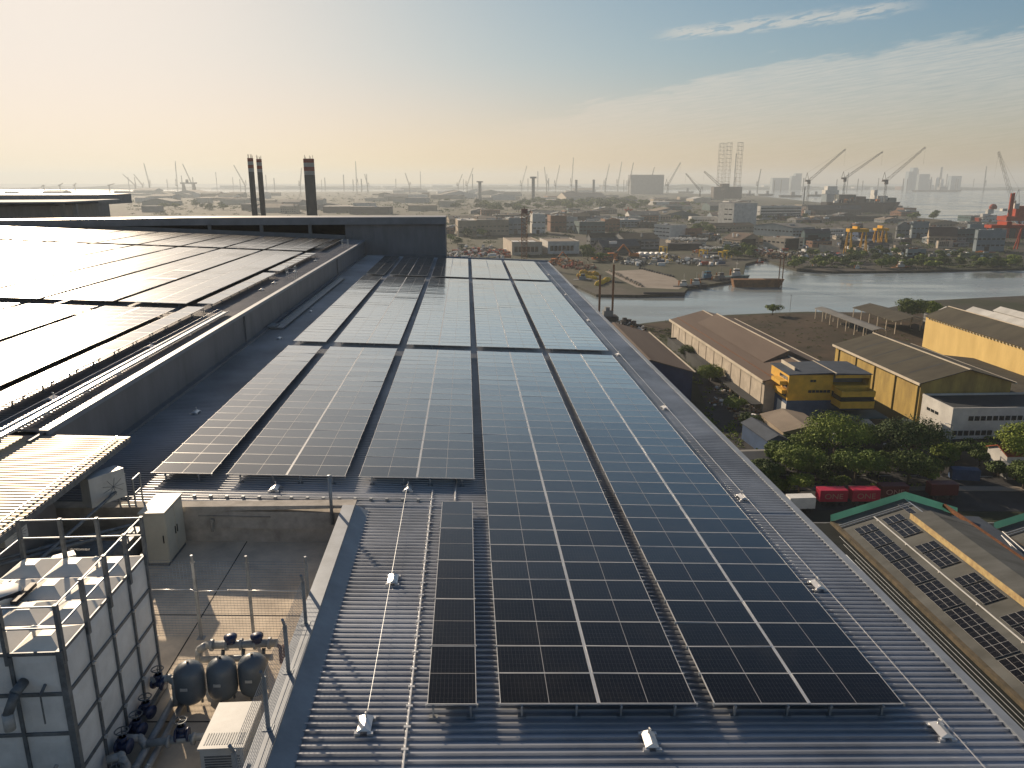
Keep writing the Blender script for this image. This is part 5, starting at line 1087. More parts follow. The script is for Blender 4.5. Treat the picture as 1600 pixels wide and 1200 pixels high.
# row of factories behind the mast, hazy
blocks = [(716,370,712,745,345,'tan_wall','white_roof','long pale factory left end, behind the red yard'),(745,368,742,795,344,'tan_wall','grey_roof','long hazy brown factory with pale window bands'),(795,366,790,822,341,'bluegrey_wall','white_roof','tall grey block left of the brown mast'),(832,365,828,852,335,'white_wall','white_roof','tall pale block right of the brown mast'),(860,362,855,885,337,'brick_wall','white_roof','brick red factory block with white cap'),(884,360,880,902,339,'white_wall','grey_roof','white step roofed factory block'),(905,366,897,945,347,'teal_wall','grey_roof','long green grey shed in front of the brick block'),(945,362,938,968,343,'brick_wall','tan_roof','brown brick block with white roof hut'),(964,352,956,1006,340,'bluegrey_wall','slate_roof','grey shed with sloping roof below the red frame'),(1000,356,994,1026,347,'dark_wall','grey_roof','dark low block left of the white windowed block'),(1010,345,1005,1048,337,'tan_wall','grey_roof','row of low brown sheds under the wooded rise')]
for x, yb, xl, xr, yt, w_, r_, lb in blocks: B('factory_block', lb, 'factory', x, yb, xl, xr, yt, R(7), w_, r_, depth=None, stuffr=4, group='hazy factories beyond the brown mast')
# seeded sheds filling the districts
walls = ['grey_wall','tan_wall','bluegrey_wall','white_wall','cream_wall','brick_wall','teal_wall','dark_wall']; roofs = ['grey_roof','slate_roof','tan_roof','white_roof','brown_roof','olive_roof','dark_roof']
cn = {'grey_wall':'grey','tan_wall':'tan','bluegrey_wall':'blue grey','white_wall':'white','cream_wall':'cream','brick_wall':'brick red','teal_wall':'teal','dark_wall':'dark','grey_roof':'grey','slate_roof':'slate','tan_roof':'tan','white_roof':'white','brown_roof':'brown','olive_roof':'olive','dark_roof':'black'}
def district(n, x0, x1, y0, y1, wpx, hm_, where, rzr=(2,12)):
    for i in range(n):
        x, y_ = rnd.uniform(x0,x1), rnd.uniform(y0,y1); P = px(x, y_); w_ = rnd.uniform(*wpx); h_ = rnd.uniform(*hm_); wl, rf = rnd.choice(walls), rnd.choice(roofs); kd = rnd.choice(['flat','flat','gx','gy'])
        bld('distant_building', f"{'tall' if h_ > (hm_[0]+hm_[1])/2 else 'low'} {'wide' if w_ > (wpx[0]+wpx[1])/2 else 'narrow'} {cn[wl]} shed, {'flat' if kd == 'flat' else 'pitched'} {cn[rf]} roof, {where}", 'building', P, R(rnd.uniform(*rzr)), w_, rnd.uniform(.5,1.1)*w_, h_, M[wl], M[rf], kd, rise=w_*.1, group='buildings '+where, par=0, detail=y_ > 333)
district(44, 205, 700, 306, 336, (35,90), (8,18), 'in the haze behind the chimneys', (-6,8)); district(16, 0, 380, 303, 315, (60,140), (10,25), 'far off at left near the sea glint', (-6,8))
district(34, 560, 1010, 300, 316, (60,160), (8,20), 'beyond the wooded rise'); district(34, 700, 1010, 332, 356, (25,60), (6,12), 'in the hazy factory rows'); district(34, 1020, 1180, 304, 346, (30,70), (7,13), 'on the flat beside the bay')
district(26, 1190, 1420, 322, 350, (25,50), (5,9), 'inland of the dock'); district(22, 1255, 1490, 352, 396, (12,28), (4,8), 'in the yards below the bay'); district(12, 690, 780, 350, 372, (15,35), (5,9), 'behind the red yard')
district(10, 1450, 1600, 346, 372, (25,50), (6,10), 'beside the red rig'); district(8, 1040, 1130, 372, 392, (10,18), (3,6), 'among the boat racks')
# ------------------------------------------------------------------ far shore
mb = MB(); r_ = random.Random(8); vs = []; fs = []; n = 260
for i in range(n+1):
    x = -9000+i*18000/n; y0 = px(800, 296.0)[1]+(200 if x < 1500 else -(x-1500)*.16) ; h_ = 10+16*r_.random()+10*math.sin(i*.21)+6*math.sin(i*.57)
    vs += [(x, y0, 0), (x, y0+30, h_*.8), (x, y0+180, h_), (x, y0+500, h_*1.25), (x, y0+900, 0)]
for i in range(n):
    for j in range(4): a = i*5+j; fs.append((a, a+5, a+6, a+1))
mb.add(vs, fs); struct(mb.build('hills', M['hill']))
for i in range(130):
    x = rnd.uniform(-3200, 4200); yy = px(800,295.9)[1]*rnd.uniform(1.0,1.25) if x < 2600 else px(800,295.9)[1]*rnd.uniform(.92,1.1)
    h_ = rnd.uniform(12,38); w_ = rnd.uniform(60,240); wl = rnd.choice(walls[:6]); a_ = math.degrees(math.atan2(x, yy))
    bld('far_building', f"{'tall' if h_ > 34 else 'low'} {'wide' if w_ > 150 else 'narrow'} {cn[wl]} hazy silhouette on the far shore, "+('far left' if a_ < -18 else 'left of centre' if a_ < -4 else 'centre' if a_ < 9 else 'right of centre' if a_ < 21 else 'far right'), 'building', (x, yy), R(rnd.uniform(-8,8)), w_, rnd.uniform(60,140), h_, M[wl], M[rnd.choice(roofs)], 'flat', par=0, group='silhouettes on the far shore')
def stack(name, lb, x, yb, yt, wpx, m, grp=None, dist=None, top=None):
    P = px(x, yb); d_ = P[1]*cP+CZ*sP; r_ = max(wpx/F*d_/2, .3); H = hat(P, yt); t = thing(name, lb, 'chimney', P, 0, grp)
    mb = MB(); mb.tube((0,0,0),(0,0,H),r_,12,r_*.92); mb.build('shaft', M[m], t)
    mb = MB(); mb.tube((0,0,H),(0,0,H+r_*.4),r_*1.08,12); mb.build('cap', M[top or m], t); return t
fw = ['thin', 'short', 'tall', 'stubby', 'slim']
for i in range(46):
    x = rnd.choice([rnd.uniform(560,1000), rnd.uniform(180,560), rnd.uniform(1180,1560)]); k_ = rnd.randrange(5)
    stack('far_chimney', f"{fw[k_]} hazy stack on the skyline, {'left' if x < 560 else 'middle' if x < 1000 else 'right'} part", x, rnd.uniform(297,301), 284-rnd.choice([2,4,7,10,14])*rnd.uniform(.6,1.2), rnd.uniform(.9,2.0), 'crane_grey', 'stacks on the skyline')
stack('far_chimney', 'dark power station stack on the far right coast', 1467,297,262,3.2,'crane_grey'); stack('far_chimney', 'thin stack beside the far cluster of towers', 1431,297,265,1.6,'crane_grey'); stack('far_chimney', 'short thin stack right of the power station stack', 1477,297,272,1.4,'crane_grey')
for (x0, x1, yt, lb) in ((1417,1422,268,'left tower of the far industrial cluster'),(1423,1430,262,'tallest square tower of the far industrial cluster'),(1435,1450,272,'round shouldered plant of the far industrial cluster'),(1484,1500,275,'pale storage block right of the power station stack'),(1241,1251,271,'blue grey glass tower on the far shore'),(1236,1241,275,'pale tower joined to the blue grey glass tower'),(1206,1232,278,'wide low hall left of the glass towers')):
    P = px(x0, 297.5); d_ = P[1]; bld('far_tower', lb, 'tower', P, 0, (x1-x0)/F*(d_*cP+CZ*sP), 60, hat(P, yt), M['bluegrey_wall'], M['grey_roof'], par=0)
for (x0, yt) in ((1462,277),(1470,279),(1452,280)):
    P = px(x0, 297.5); mb = MB(P); mb.v = []; mb.lathe((P.x,P.y,0), [(14,0),(14,hat(P,yt)-10),(10,hat(P,yt)-3),(1,hat(P,yt))], 16); tag(mb.build('dome_tank', M['white_wall'], smooth=True), 'pale domed tank among the far right plant', 'tank', 'domed tanks')
P = px(985, 303.5); bld('ship_hall', 'huge windowless pale grey hall above the skyline at centre right', 'hall', P, R(3), 52/F*(P.y*cP+17), 90, hat(P, 273), M['grey_wall'], M['white_roof'], par=0)
for x, yb, yt, lb in ((750,313,283,'mushroom shaped water tower left of centre'),(833,316,276,'second mushroom water tower right of the first'),(900,309,281,'small square tower right of the water towers'),(927,309,281,'slim square tower on the skyline')):
    P = px(x, yb); H = hat(P, yt); s_ = 8/F*P.y if x < 880 else 3.2/F*P.y; t = thing('water_tower', lb, 'water tower', P, 0, 'towers on the skyline')
    mb = MB(); mb.tube((0,0,0),(0,0,H*.96),s_*.30,12) if x < 880 else mb.box(-s_*.5,s_*.5,-s_*.5,s_*.5,0,H*.96); mb.build('shaft', M['grey_wall'], t)
    mb = MB(); mb.tube((0,0,H*.93),(0,0,H),s_*.62,12); mb.build('tower_head', M['grey_wall'], t)
# ------------------------------------------------------------------ chimneys behind the fascia
def chim(lb, x, w_, yt, dist):
    P = Vector(((x-800)/F*(dist*cP+CZ*sP-0)*1.0, dist, 0)); k = (dist*cP+ (CZ-78)*sP)/F; P.x = (x-800)*k; H = hat(P, yt); r_ = w_/2*k
    t = thing('power_station_chimney', lb, 'chimney', P, 0, 'striped chimneys behind the end wall')
    mb = MB(); mb.tube((0,0,0),(0,0,H-r_*1.0-5.6),r_*1.02,28,r_); mb.build('shaft', M['chimney'], t, False)
    z = H-r_*1.0-5.6+0
    for i, m_ in enumerate(('chimney_white','chimney_red','chimney_white','chimney_red')):
        mb = MB(); hh = (H-z)/4*(1) ; mb.tube((0,0,z+hh*i),(0,0,z+hh*(i+1)),r_,28); mb.build('stripe_band', M[m_], t)
    for i in range(5):
        mb = MB(); a = i*1.3; mb.tube((r_*.8*math.cos(a),r_*.8*math.sin(a),H),(r_*.8*math.cos(a),r_*.8*math.sin(a),H+rnd.uniform(1,2.4)),.12,5); mb.build('rod', M['crane_grey'], t)
chim('slim dark chimney with red and white top, leftmost of the three', 391.5, 8.8, 247, 430); chim('slim dark chimney close to the leftmost one, slightly shorter', 405, 8.2, 248.5, 440); chim('thick dark chimney with red and white top standing alone', 482.5, 16.5, 248, 430)
# low neighbour roof canopies far left
t = thing('terminal_building', 'flat roofed building with bright thin canopy roofs beyond the upper roof at left', 'building', (-190,235,0), R(4))
mb = MB(); mb.box(-60,50,0,40,0,61.0); mb.build('wall', M['wallgrey'], t)
mb = MB(); mb.add([(-70,-8,61.6),(58,-8,62.2),(58,30,62.2),(-70,30,61.6),(-70,-8,61.9),(58,-8,62.5),(58,30,62.5),(-70,30,61.9)], [(0,3,2,1),(4,5,6,7),(0,1,5,4),(1,2,6,5),(2,3,7,6),(3,0,4,7)]); mb.build('canopy_roof', M['white_roof'], t)
mb = MB(); mb.box(-60,50,32,60,60.5,63.9); mb.build('upper_block', M['fascia'], t)
for x in (52.4, 56.2):
    mb = MB(); mb.box(x,x+1.2,0,1.2,40,61.6); mb.build('column', M['fascia'], t)
# ------------------------------------------------------------------ cranes
def lattice(mb, a, b, w, r_, n):
    a, b = Vector(a), Vector(b); d = (b-a); L = d.length; d.normalize(); u = d.cross(Vector((0,1,0))).normalized()*w/2; v = d.cross(u).normalized()*w/2
    for s_ in ((1,1),(1,-1),(-1,1),(-1,-1)): mb.tube(tuple(a+u*s_[0]+v*s_[1]), tuple(b+(u*s_[0]+v*s_[1])*.5), r_, 4, cap=False)
    for i in range(n):
        p, q = a+d*L*i/n, a+d*L*(i+1)/n; k, k2 = 1-.5*i/n, 1-.5*(i+1)/n; s_ = 1 if i % 2 else -1
        mb.tube(tuple(p+(u*s_+v)*k), tuple(q+(-u*s_+v)*k2), r_*.7, 3, cap=False); mb.tube(tuple(p+(u*s_-v)*k), tuple(q+(-u*s_-v)*k2), r_*.7, 3, cap=False)
def crane(lb, xb, yb, ypiv, xt, yt, m='crane_grey', grp='luffing cranes on the skyline', wpx=3.0, wires=True, xpiv=None):
    """pedestal foot xb,yb; boom pivot row ypiv; boom tip xt,yt"""
    P = px(xb, yb); D = P.y*cP+CZ*sP; k = D/F; Hp = hat(P, ypiv); Ht = hat(P, yt); dx = (xt-xb)*k*.99; w = wpx*k
    t = thing('luffing_crane', lb, 'crane', P, 0, grp)
    mb = MB(); lattice(mb, (0,0,0), (0,0,Hp*.93), w*1.1, max(.18*k, .12), 7); mb.box(-w*.6,w*.6,-w*.6,w*.6,Hp*.92,Hp); mb.build('tower', M[m], t)
    mb = MB(); mb.box(-w*1.1*(1 if dx > 0 else -1)-w*.5, w*.5, -w*.6, w*.6, Hp, Hp+w*.9); mb.build('machinery_house', M[m], t)
    mb = MB(); lattice(mb, (0,0,Hp+w*.5), (dx,0,Ht), w, max(.17*k, .10), 14); mb.build('boom', M[m], t)
    mb = MB(); s_ = -1 if dx > 0 else 1; ah = (Ht-Hp)*.28
    mb.tube((0,0,Hp),(s_*w*1.2,0,Hp+ah),max(.3*k,.1),4); mb.tube((s_*w*2,0,Hp),(s_*w*1.2,0,Hp+ah),max(.3*k,.1),4); mb.build('a_frame', M[m], t)
    if wires:
        mb = MB(); mb.tube((s_*w*1.2,0,Hp+ah),(dx,0,Ht),max(.10*k,.05),3); mb.tube((dx,0,Ht),(dx,0,Ht-(Ht-Hp)*.5),max(.08*k,.05),3); mb.build('cable', M[m], t)
    return t
crane('luffing crane with long boom over the docked ship, leftmost of three', 1260,326,284,1312,233, wpx=3.2); crane('luffing crane over the docked ship, middle of three', 1315,330,280,1369,237, wpx=3.0)
crane('luffing crane over the docked ship with hooked tip, rightmost of three', 1379,334,284,1433,230, wpx=3.6); crane('big near crane leaning left above the red rig at right', 1577,352,318,1542,237, wpx=5, grp='cranes at the right edge')
crane('dark crane with boom leaning left, in front of the jack-up rig', 1128,316,296,1097,268, wpx=3.5); crane('smaller crane leaning left, left of the dark one', 1093,314,299,1069,271, wpx=2.2); crane('thin crane leaning right near the huge hall', 1043,303,290,1061,254, wpx=2.2)
for i, (xb, xt, yt) in enumerate(((1014,1021,261),(982,988,254),(965,970,253),(945,951,256),(893,895,246),(868,874,258),(854,850,261),(815,823,259),(730,740,262),(716,723,272),(640,634,270),(575,571,272),(558,558,252),(224,212,272),(212,195,272),(235,230,255),(302,290,256),(278,279,252),(384,369,258),(470,474,262),(172,181,287),(118,121,286),(70,66,292),(95,101,286),(1146,1146,240),(1183,1186,264),(1536,1535,260))):
    crane('thin hazy crane on the skyline'+(', left part' if xb < 500 else ', middle part' if xb < 800 else ', right of centre' if xb < 1100 else ', right part')+(', boom nearly upright' if abs(xt-xb) < 6 else ', boom leaning'), xb, rnd.uniform(300,304), 290, xt, yt, grp='thin hazy cranes', wpx=1.3, wires=False)
# portal crane left, A-frame masts
def portal(lb, x0, x1, yb, yt, m, grp=None, legpx=1.6, depth=14, mast=None):
    P = px(x0, yb); D = P.y*cP+CZ*sP; k = D/F; w = (x1-x0)*k; H = hat(P, yt); l = legpx*k; t = thing('gantry_crane', lb, 'gantry crane', P, 0, grp)
    for x in (0, w):
        mb = MB()
        for y_ in (0, depth): mb.tube((x-l,y_,0),(x,y_+(depth/2-y_)*.5,H*.9),l*.45,6); mb.tube((x+l,y_,0),(x,y_+(depth/2-y_)*.5,H*.9),l*.45,6)
        for q in (.25,.5,.75): mb.tube((x-l*(1-q),0,H*q),(x+l*(1-q),0,H*q),l*.3,5)
        mb.build('leg', M[m], t)
    mb = MB(); mb.box(-l*2, w+l*2, depth*.2, depth*.8, H*.88, H); mb.build('beam', M[m], t)
    mb = MB(); mb.box(w*.3,w*.45,depth*.1,depth*.9,H,H+l*2); mb.build('trolley', M[m], t)
portal('hazy portal crane on the left skyline', 287,303,304,285,'crane_grey', legpx=2.2, depth=25); portal('left yellow gantry crane by the channel yards', 1329,1352,398,358,'crane_yellow', 'yellow gantry cranes', 1.8); portal('right yellow gantry crane with taller legs', 1372,1384,388,357,'crane_yellow', 'yellow gantry cranes', 2.0)
portal('pale red frame standing in the factory yard', 979,985,343,327,'chimney_red', legpx=1.6, depth=6); portal('big red gantry at the right edge', 1552,1606,392,352,'crane_red', legpx=2.6, depth=20)
# red rig
P = px(1572, 372); k = (P.y*cP+17)/F; t = thing('offshore_rig', 'large red and white offshore rig structure at the right edge', 'rig', P, 0)
for x in (0, 14, 28):
    mb = MB(); lattice(mb, (x,0,0), (x,0,hat(P,330)), 3.2, .45, 8); mb.build('leg', M['crane_red'], t)
mb = MB(); mb.box(-6,40,-4,16,hat(P,345),hat(P,338)); mb.build('deck', M['crane_red'], t)
mb = MB(); mb.box(-2,1,0,2,hat(P,338),hat(P,302)); mb.box(1.6,2.6,0,2,hat(P,338),hat(P,301)); mb.box(8,36,2,12,hat(P,338),hat(P,322)); mb.build('derrick', M['crane_red'], t)
mb = MB(); mb.box(4,9,-2,4,hat(P,326),hat(P,318)); mb.box(-10,-4,0,6,hat(P,330),hat(P,326)); mb.build('cabin', M['hull_white'], t)
mb = MB(); mb.box(2,42,2,14,0,hat(P,352)); mb.build('module_stack', M['hull_dark'], t)
P = px(1530, 347); t = thing('workboat', 'red and white workboat with raised bow beside the red rig', 'boat', P, R(10))
k = P.y/F
mb = MB(); mb.add([(0,0,0),(40*k,0,0),(48*k,4,6),(40*k,10,0),(0,10,0),(-2,0,7),(42*k,0,9),(50*k,5,12),(42*k,10,9),(-2,10,7)], [(5,6,7,8,9),(0,1,6,5),(1,2,7,6),(2,3,8,7),(3,4,9,8),(4,0,5,9)]); mb.build('hull', M['crane_red'], t)
mb = MB(); mb.box(6*k,20*k,2,8,7,hat(P,334)); mb.box(14*k,24*k,2,8,hat(P,334),hat(P,327)); mb.build('superstructure', M['hull_white'], t)
mb = MB(); mb.lathe((24*k,5,hat(P,327)), [(6,0),(6.5,4),(4,8),(1,9)], 14); mb.build('helideck', M['chimney_red'], t)
# jack-up rig legs
P = px(1118, 313); D = P.y*cP+17; k = D/F; t = thing('jack_up_rig', 'jack-up rig with three tall lattice legs above the skyline', 'rig', P, 0)
for x, yt in ((2,223.5),(13,223),(30,222.5)):
    mb = MB(); H = hat(P, yt); xx = x*k; w = 7.2*k; n = 15; r_ = .26*k
    for a in (0,1):
        for b2 in (0,1): mb.tube((xx+a*w,b2*w,0),(xx+a*w,b2*w,H),r_,5)
    for i in range(n+1):
        z = H*i/n
        for b2 in (0,1):
            mb.tube((xx,b2*w,z),(xx+w,b2*w,z),r_*.7,4)
            if i < n: mb.tube((xx,b2*w,z),(xx+w,b2*w,z+H/n),r_*.45,3)
        mb.tube((xx,0,z),(xx,w,z),r_*.6,4); mb.tube((xx+w,0,z),(xx+w,w,z),r_*.6,4)
    mb.build('leg', M['rig_grey'], t)
mb = MB(); mb.box(-4*k,40*k,-4,40,6,hat(P,292)); mb.box(8*k,20*k,0,30,hat(P,292),hat(P,287)); mb.build('hull', M['crane_grey'], t)
# dry-dock ship
def ship(lb, x0, x1, yb, yd, m, mats=None, house=None, grp=None, depthf=.16, name='ship', bow=1):
    P = px(x0, yb, -1.6); P.z = -1.6; D = P.y*cP+17; k = D/F; L = (x1-x0)*k; Hd = hat(P, yd)+1.6; Wd = L*depthf; t = thing(name, lb, 'ship' if name == 'ship' else 'boat', P, 0, grp)
    mb = MB(); a = L*.86 if bow > 0 else L; s_ = L*.04
    pr = [(s_,0),(L*.84,0),(L*.93,Wd/2),(L*.84,Wd),(s_,Wd)]; tp = [(0,0),(L*.90,0),(L,Wd/2),(L*.90,Wd),(0,Wd)]
    if bow < 0: pr = [(L-x,y_) for x,y_ in pr]; tp = [(L-x,y_) for x,y_ in tp]
    mb.add([(x,y_,0) for x,y_ in pr]+[(x,y_,Hd) for x,y_ in tp], [(0,1,6,5),(1,2,7,6),(2,3,8,7),(3,4,9,8),(4,0,5,9),(5,6,7,8,9)] if bow > 0 else [(5,6,1,0),(6,7,2,1),(7,8,3,2),(8,9,4,3),(9,5,0,4),(9,8,7,6,5)])
    mb.build('hull', M[m], t)
    for (a, b2, y0, y1, mm) in (house or []):
        mb = MB(); z0, z1 = hat(P, y0)+1.6, hat(P, y1)+1.6; mb.box((a-x0)*k, (b2-x0)*k, Wd*.15, Wd*.85, z0, z1); mb.build('superstructure', M[mm], t)
    return t
ship('big dark ship in dock below the cranes, white bridge at left', 1290,1411,333,316,'hull_dark', house=[(1310,1336,316,304,'ship_deck'),(1337,1352,316,307,'hull_dark'),(1353,1370,316,311,'ship_deck'),(1374,1386,316,306,'hull_white'),(1388,1400,316,309,'teal_wall'),(1329,1333,322,308,'orange'),(1366,1369,311,297,'hull_white')], depthf=.2)
ship('pale accommodation barge with white decks left of the dark ship', 1290,1312,320,303,'bluegrey_wall', house=[(1289,1310,303,297,'hull_white'),(1292,1307,297,291,'hull_white')], depthf=.9)
for i, (x0, x1, yb) in enumerate(((1160,1180,305.5),(1185,1210,306),(1218,1255,308),(1060,1085,302),(1262,1285,307),(1430,1508,300))):
    ship(['small','second small','long low','faint','short','long thin'][i]+' grey vessel anchored in the bay, '+['left of the mast tower','beside the first','below the mast tower','near the jack-up rig','left of the docked ships','off the far right coast'][i], x0, x1, yb, yb-3, 'crane_grey', house=[(x0+(x1-x0)*.5,x0+(x1-x0)*.65,yb-3,yb-8,'grey_wall')], grp='grey vessels in the bay')
P = px(1290, 333); k = (P.y*cP+17)/F
for i in range(22):
    x = rnd.uniform(8,100)*k; q = Vector((P.x+x, P.y+rnd.uniform(6,22)*1.0, 0)); z0 = hat(P, 317); hh = rnd.uniform(2,9); mb = MB((q.x,q.y,z0)); 
    mb.box(q.x, q.x+rnd.uniform(3,9), q.y, q.y+6, z0, z0+hh) if i % 3 else mb.tube((q.x,q.y,z0),(q.x,q.y,z0+hh*2.4),.7,5)
    tag(mb.build('deck_equipment', rnd.choice([M['hull_dark'],M['ship_deck'],M['grey_wall'],M['orange'],M['hull_white']])), ['dark or pale machinery block','upright vent post'][0 if i % 3 else 1]+' on the deck of the docked dark ship', 'equipment', 'equipment on the docked ship '+('blocks' if i % 3 else 'posts'))
stack('control_tower', 'slim control tower with a wide head by the bay', 1255,322,292,2.2,'grey_wall')
# brown lattice mast
P = px(819, 416); D = P.y*cP+17; k = D/F; H = hat(P, 325); t = thing('lattice_mast', 'rusty brown square lattice mast standing alone beyond the roof end', 'mast', P, 0)
mb = MB(); w = 4.2*k
for a in (-w,w):
    for b2 in (-w,w): mb.tube((a,b2,0),(a,b2,H*.94),.55*k,5)
n = 17
for i in range(n):
    z, z2 = H*.94*i/n, H*.94*(i+1)/n
    for b2 in (-w,w):
        mb.tube((-w,b2,z),(w,b2,z2),.22*k,3); mb.tube((w,b2,z),(-w,b2,z2),.22*k,3); mb.tube((b2,-w,z),(b2,w,z2),.22*k,3); mb.tube((-w,b2,z),(w,b2,z),.25*k,3)
mb.build('mast_frame', M['rust'], t)
mb = MB(); mb.box(-w*1.15,w*1.15,-w*1.15,w*1.15,H*.91,H*.985); mb.tube((0,0,H*.98),(0,0,H*1.02),.8*k,6); mb.build('mast_head', M['maroon'], t)
mb = MB(); mb.tube((w,0,H*.80),(w*2.4,0,H*.98),.3*k,4); mb.tube((w*1.4,0,H*.78),(w*3.0,0,H*.95),.3*k,4); mb.build('jib', M['chimney_red'], t)
# ------------------------------------------------------------------ channel boats and barges
t = ship('rusty brown cargo barge with tall stem moored by the inlet', 1145,1228,449,437,'hull_rust', house=[(1196,1222,441,437,'hull_rust')], depthf=.2, name='barge')
P = px(1216,446); t = thing('timber_pile_cluster', 'pair of dark upright timber posts beside the rusty barge', 'post', P, 0)
for x in (0, 2.4):
    mb = MB(); mb.tube((x,0,-2),(x,0,hat(P,398 if x else 404)),.35,7); mb.build('pile', M['rust'], t)
def tug(lb, x, yb, s_, m='hull_dark', hm_='hull_white', fl=1, grp='small boats moored on the far side of the channel'):
    P = px(x, yb, -1.6); t = thing('tugboat', lb, 'boat', P, R(rnd.uniform(-25,25)), grp)
    mb = MB(); L, W_ = 18*s_, 6*s_
    pr = [(0,.6),(L*.7,0),(L*.92,W_/2),(L*.7,W_),(0,W_-.6)]; tp = [(0,0),(L*.75,-.3),(L,W_/2),(L*.75,W_+.3),(0,W_)]
    mb.add([(a,b2,0) for a,b2 in pr]+[(a,b2,(3 if a > L*.6 else 2.2)*s_) for a,b2 in tp], [(0,1,6,5),(1,2,7,6),(2,3,8,7),(3,4,9,8),(4,0,5,9),(5,6,7,8,9)]); mb.build('hull', M[m], t)
    mb = MB(); mb.box(L*.3,L*.62,W_*.2,W_*.8,2.3*s_,5*s_); mb.box(L*.38,L*.58,W_*.25,W_*.75,5*s_,7.4*s_); mb.build('deckhouse', M[hm_], t)
    mb = MB(); mb.box(L*.375,L*.585,W_*.24,W_*.76,6.0*s_,6.8*s_); mb.build('window', M['window'], t)
    mb = MB(); mb.tube((L*.48,W_/2,7.4*s_),(L*.48,W_/2,13*s_),.12*s_,5); mb.tube((L*.48,W_*.1,11*s_),(L*.48,W_*.9,11*s_),.08*s_,4); mb.build('mast', M[hm_], t)
    mb = MB(); mb.tube((L*.26,W_/2,3*s_),(L*.26,W_/2,7*s_),.6*s_,8); mb.build('funnel', M['orange' if hm_ != 'hull_blue' else 'white'], t)
tug('white tugboat with tall mast moored at the pier corner', 1052,452,.8); tug('white tugboat with orange funnel, right of the first', 1070,450,.85); tug('blue and white workboat moored in the middle', 1092,441,1.0,'hull_dark','hull_blue'); tug('grey white workboat behind the rusty barge', 1132,438,1.1,'teal_wall','white_wall')
tug('tiny red and white boat at the inlet mouth', 1180,411,.45,'crane_red','hull_white'); tug('dark low boat by the pier', 1112,441,.9,'hull_dark','grey_wall'); tug('small pale launch by the right bank', 1268,419,.45,'hull_white','hull_white'); tug('dark grey boat in the hidden inlet at left', 895,441,.8,'grey_wall','bluegrey_wall')
tug('small green hulled workboat close to the right bank', 1330, 423, .6, 'teal_wall', 'hull_white'); tug('rust hulled coaster near the timber stakes', 1395, 422, .9, 'hull_rust', 'white_wall'); tug('dark workboat between the blue boat and the barge', 1108, 443, .7, 'hull_dark', 'tan_wall'); tug('orange cabin boat behind the pier tip', 1080, 446, .6, 'hull_dark', 'orange')
for i in range(9):
    P = px(1432+i*3.2, 421+rnd.uniform(-.6,1.2)); mb = MB(P); mb.tube((P.x,P.y,-2),(P.x,P.y,2.2+rnd.uniform(0,1)),.28,6); tag(mb.build('timber_stake', M['bank']), 'dark timber stake in the broken jetty by the right bank', 'post', 'stakes of the broken jetty')
# flat work barge with two tall spud posts
P = px(935, 503, -1.6); D = P.y*cP+17; k = D/F; t = thing('spud_barge', 'dark work barge with two very tall posts near the shore', 'barge', P, R(4))
L = 32*k
mb = MB(); mb.box(0,L,0,9,0,2.4); mb.build('hull', M['hull_dark'], t)
mb = MB(); mb.box(L*.3,L*.75,2,7,2.4,5.2); mb.box(L*.4,L*.6,3,6,5.2,7); mb.build('deckhouse', M['grey_wall'], t)
for x, yt in ((3*k,431),(24*k,415)):
    mb = MB(); mb.tube((x,4,0),(x,4,hat(P,yt)+1.6),.55,8); mb.build('spud_post', M['rust'], t)
mb = MB(); mb.box(23*k,25.5*k,3.4,4.6,hat(P,412)+1.6,hat(P,407)+1.6); mb.build('lamp_head', M['cream_wall'], t)
# scrap heap, tyres etc beside it
def heap(lb, x, yb, n, sp, mats, size, name='scrap_heap', grp='scrap heaps', hh=1.5):
    P = px(x, yb); mb = MB(P); 
    for i in range(n):
        a, r_ = rnd.uniform(0,6.28), sp*math.sqrt(rnd.random()); s_ = size*rnd.uniform(.5,1.4); z = max(0, (1-r_/sp)*hh*rnd.uniform(.3,1.2))
        p = Vector((P.x+math.cos(a)*r_, P.y+math.sin(a)*r_*1.2, z)); d = Vector((rnd.gauss(0,1),rnd.gauss(0,1),rnd.gauss(0,.5))).normalized()*s_
        if rnd.random() < .5: mb.tube(tuple(p), tuple(p+d), s_*.16, 5, m=rnd.randrange(len(mats)))
        else: mb.cbox(tuple(p), s_*rnd.uniform(.4,1.2), s_*rnd.uniform(.4,1), s_*rnd.uniform(.3,.8), a, m=rnd.randrange(len(mats)))
    return tag(mb.build(name, [M[q] for q in mats]), lb, 'scrap heap', grp)
heap('tangled dark scrap heap with pale bits at the near shore below the barge', 978,514,170,9,['hull_dark','white','crane_grey','rust'],1.6,hh=4); heap('low scatter of pale debris beside our eave', 962,520,60,8,['white','tan_wall','hull_dark'],1.2)
for x, yb, n, sp, lb in ((1120,585,50,5,'rubble strip along the cream warehouse, far part'),(1140,612,60,5,'rubble strip along the cream warehouse, middle part'),(1160,640,70,5,'pale rubble pile in the yard, near part'),(1172,655,70,4.5,'pale rubble pile nearest the low brown shed'),(1128,630,40,4,'timber and panels left in the yard'),(1075,545,50,6,'junk between the navy and cream warehouses')):
    heap(lb, x, yb, n, sp, ['white','tan_wall','rust','grey_wall'], .9, 'rubble_heap', 'rubble in the yard')
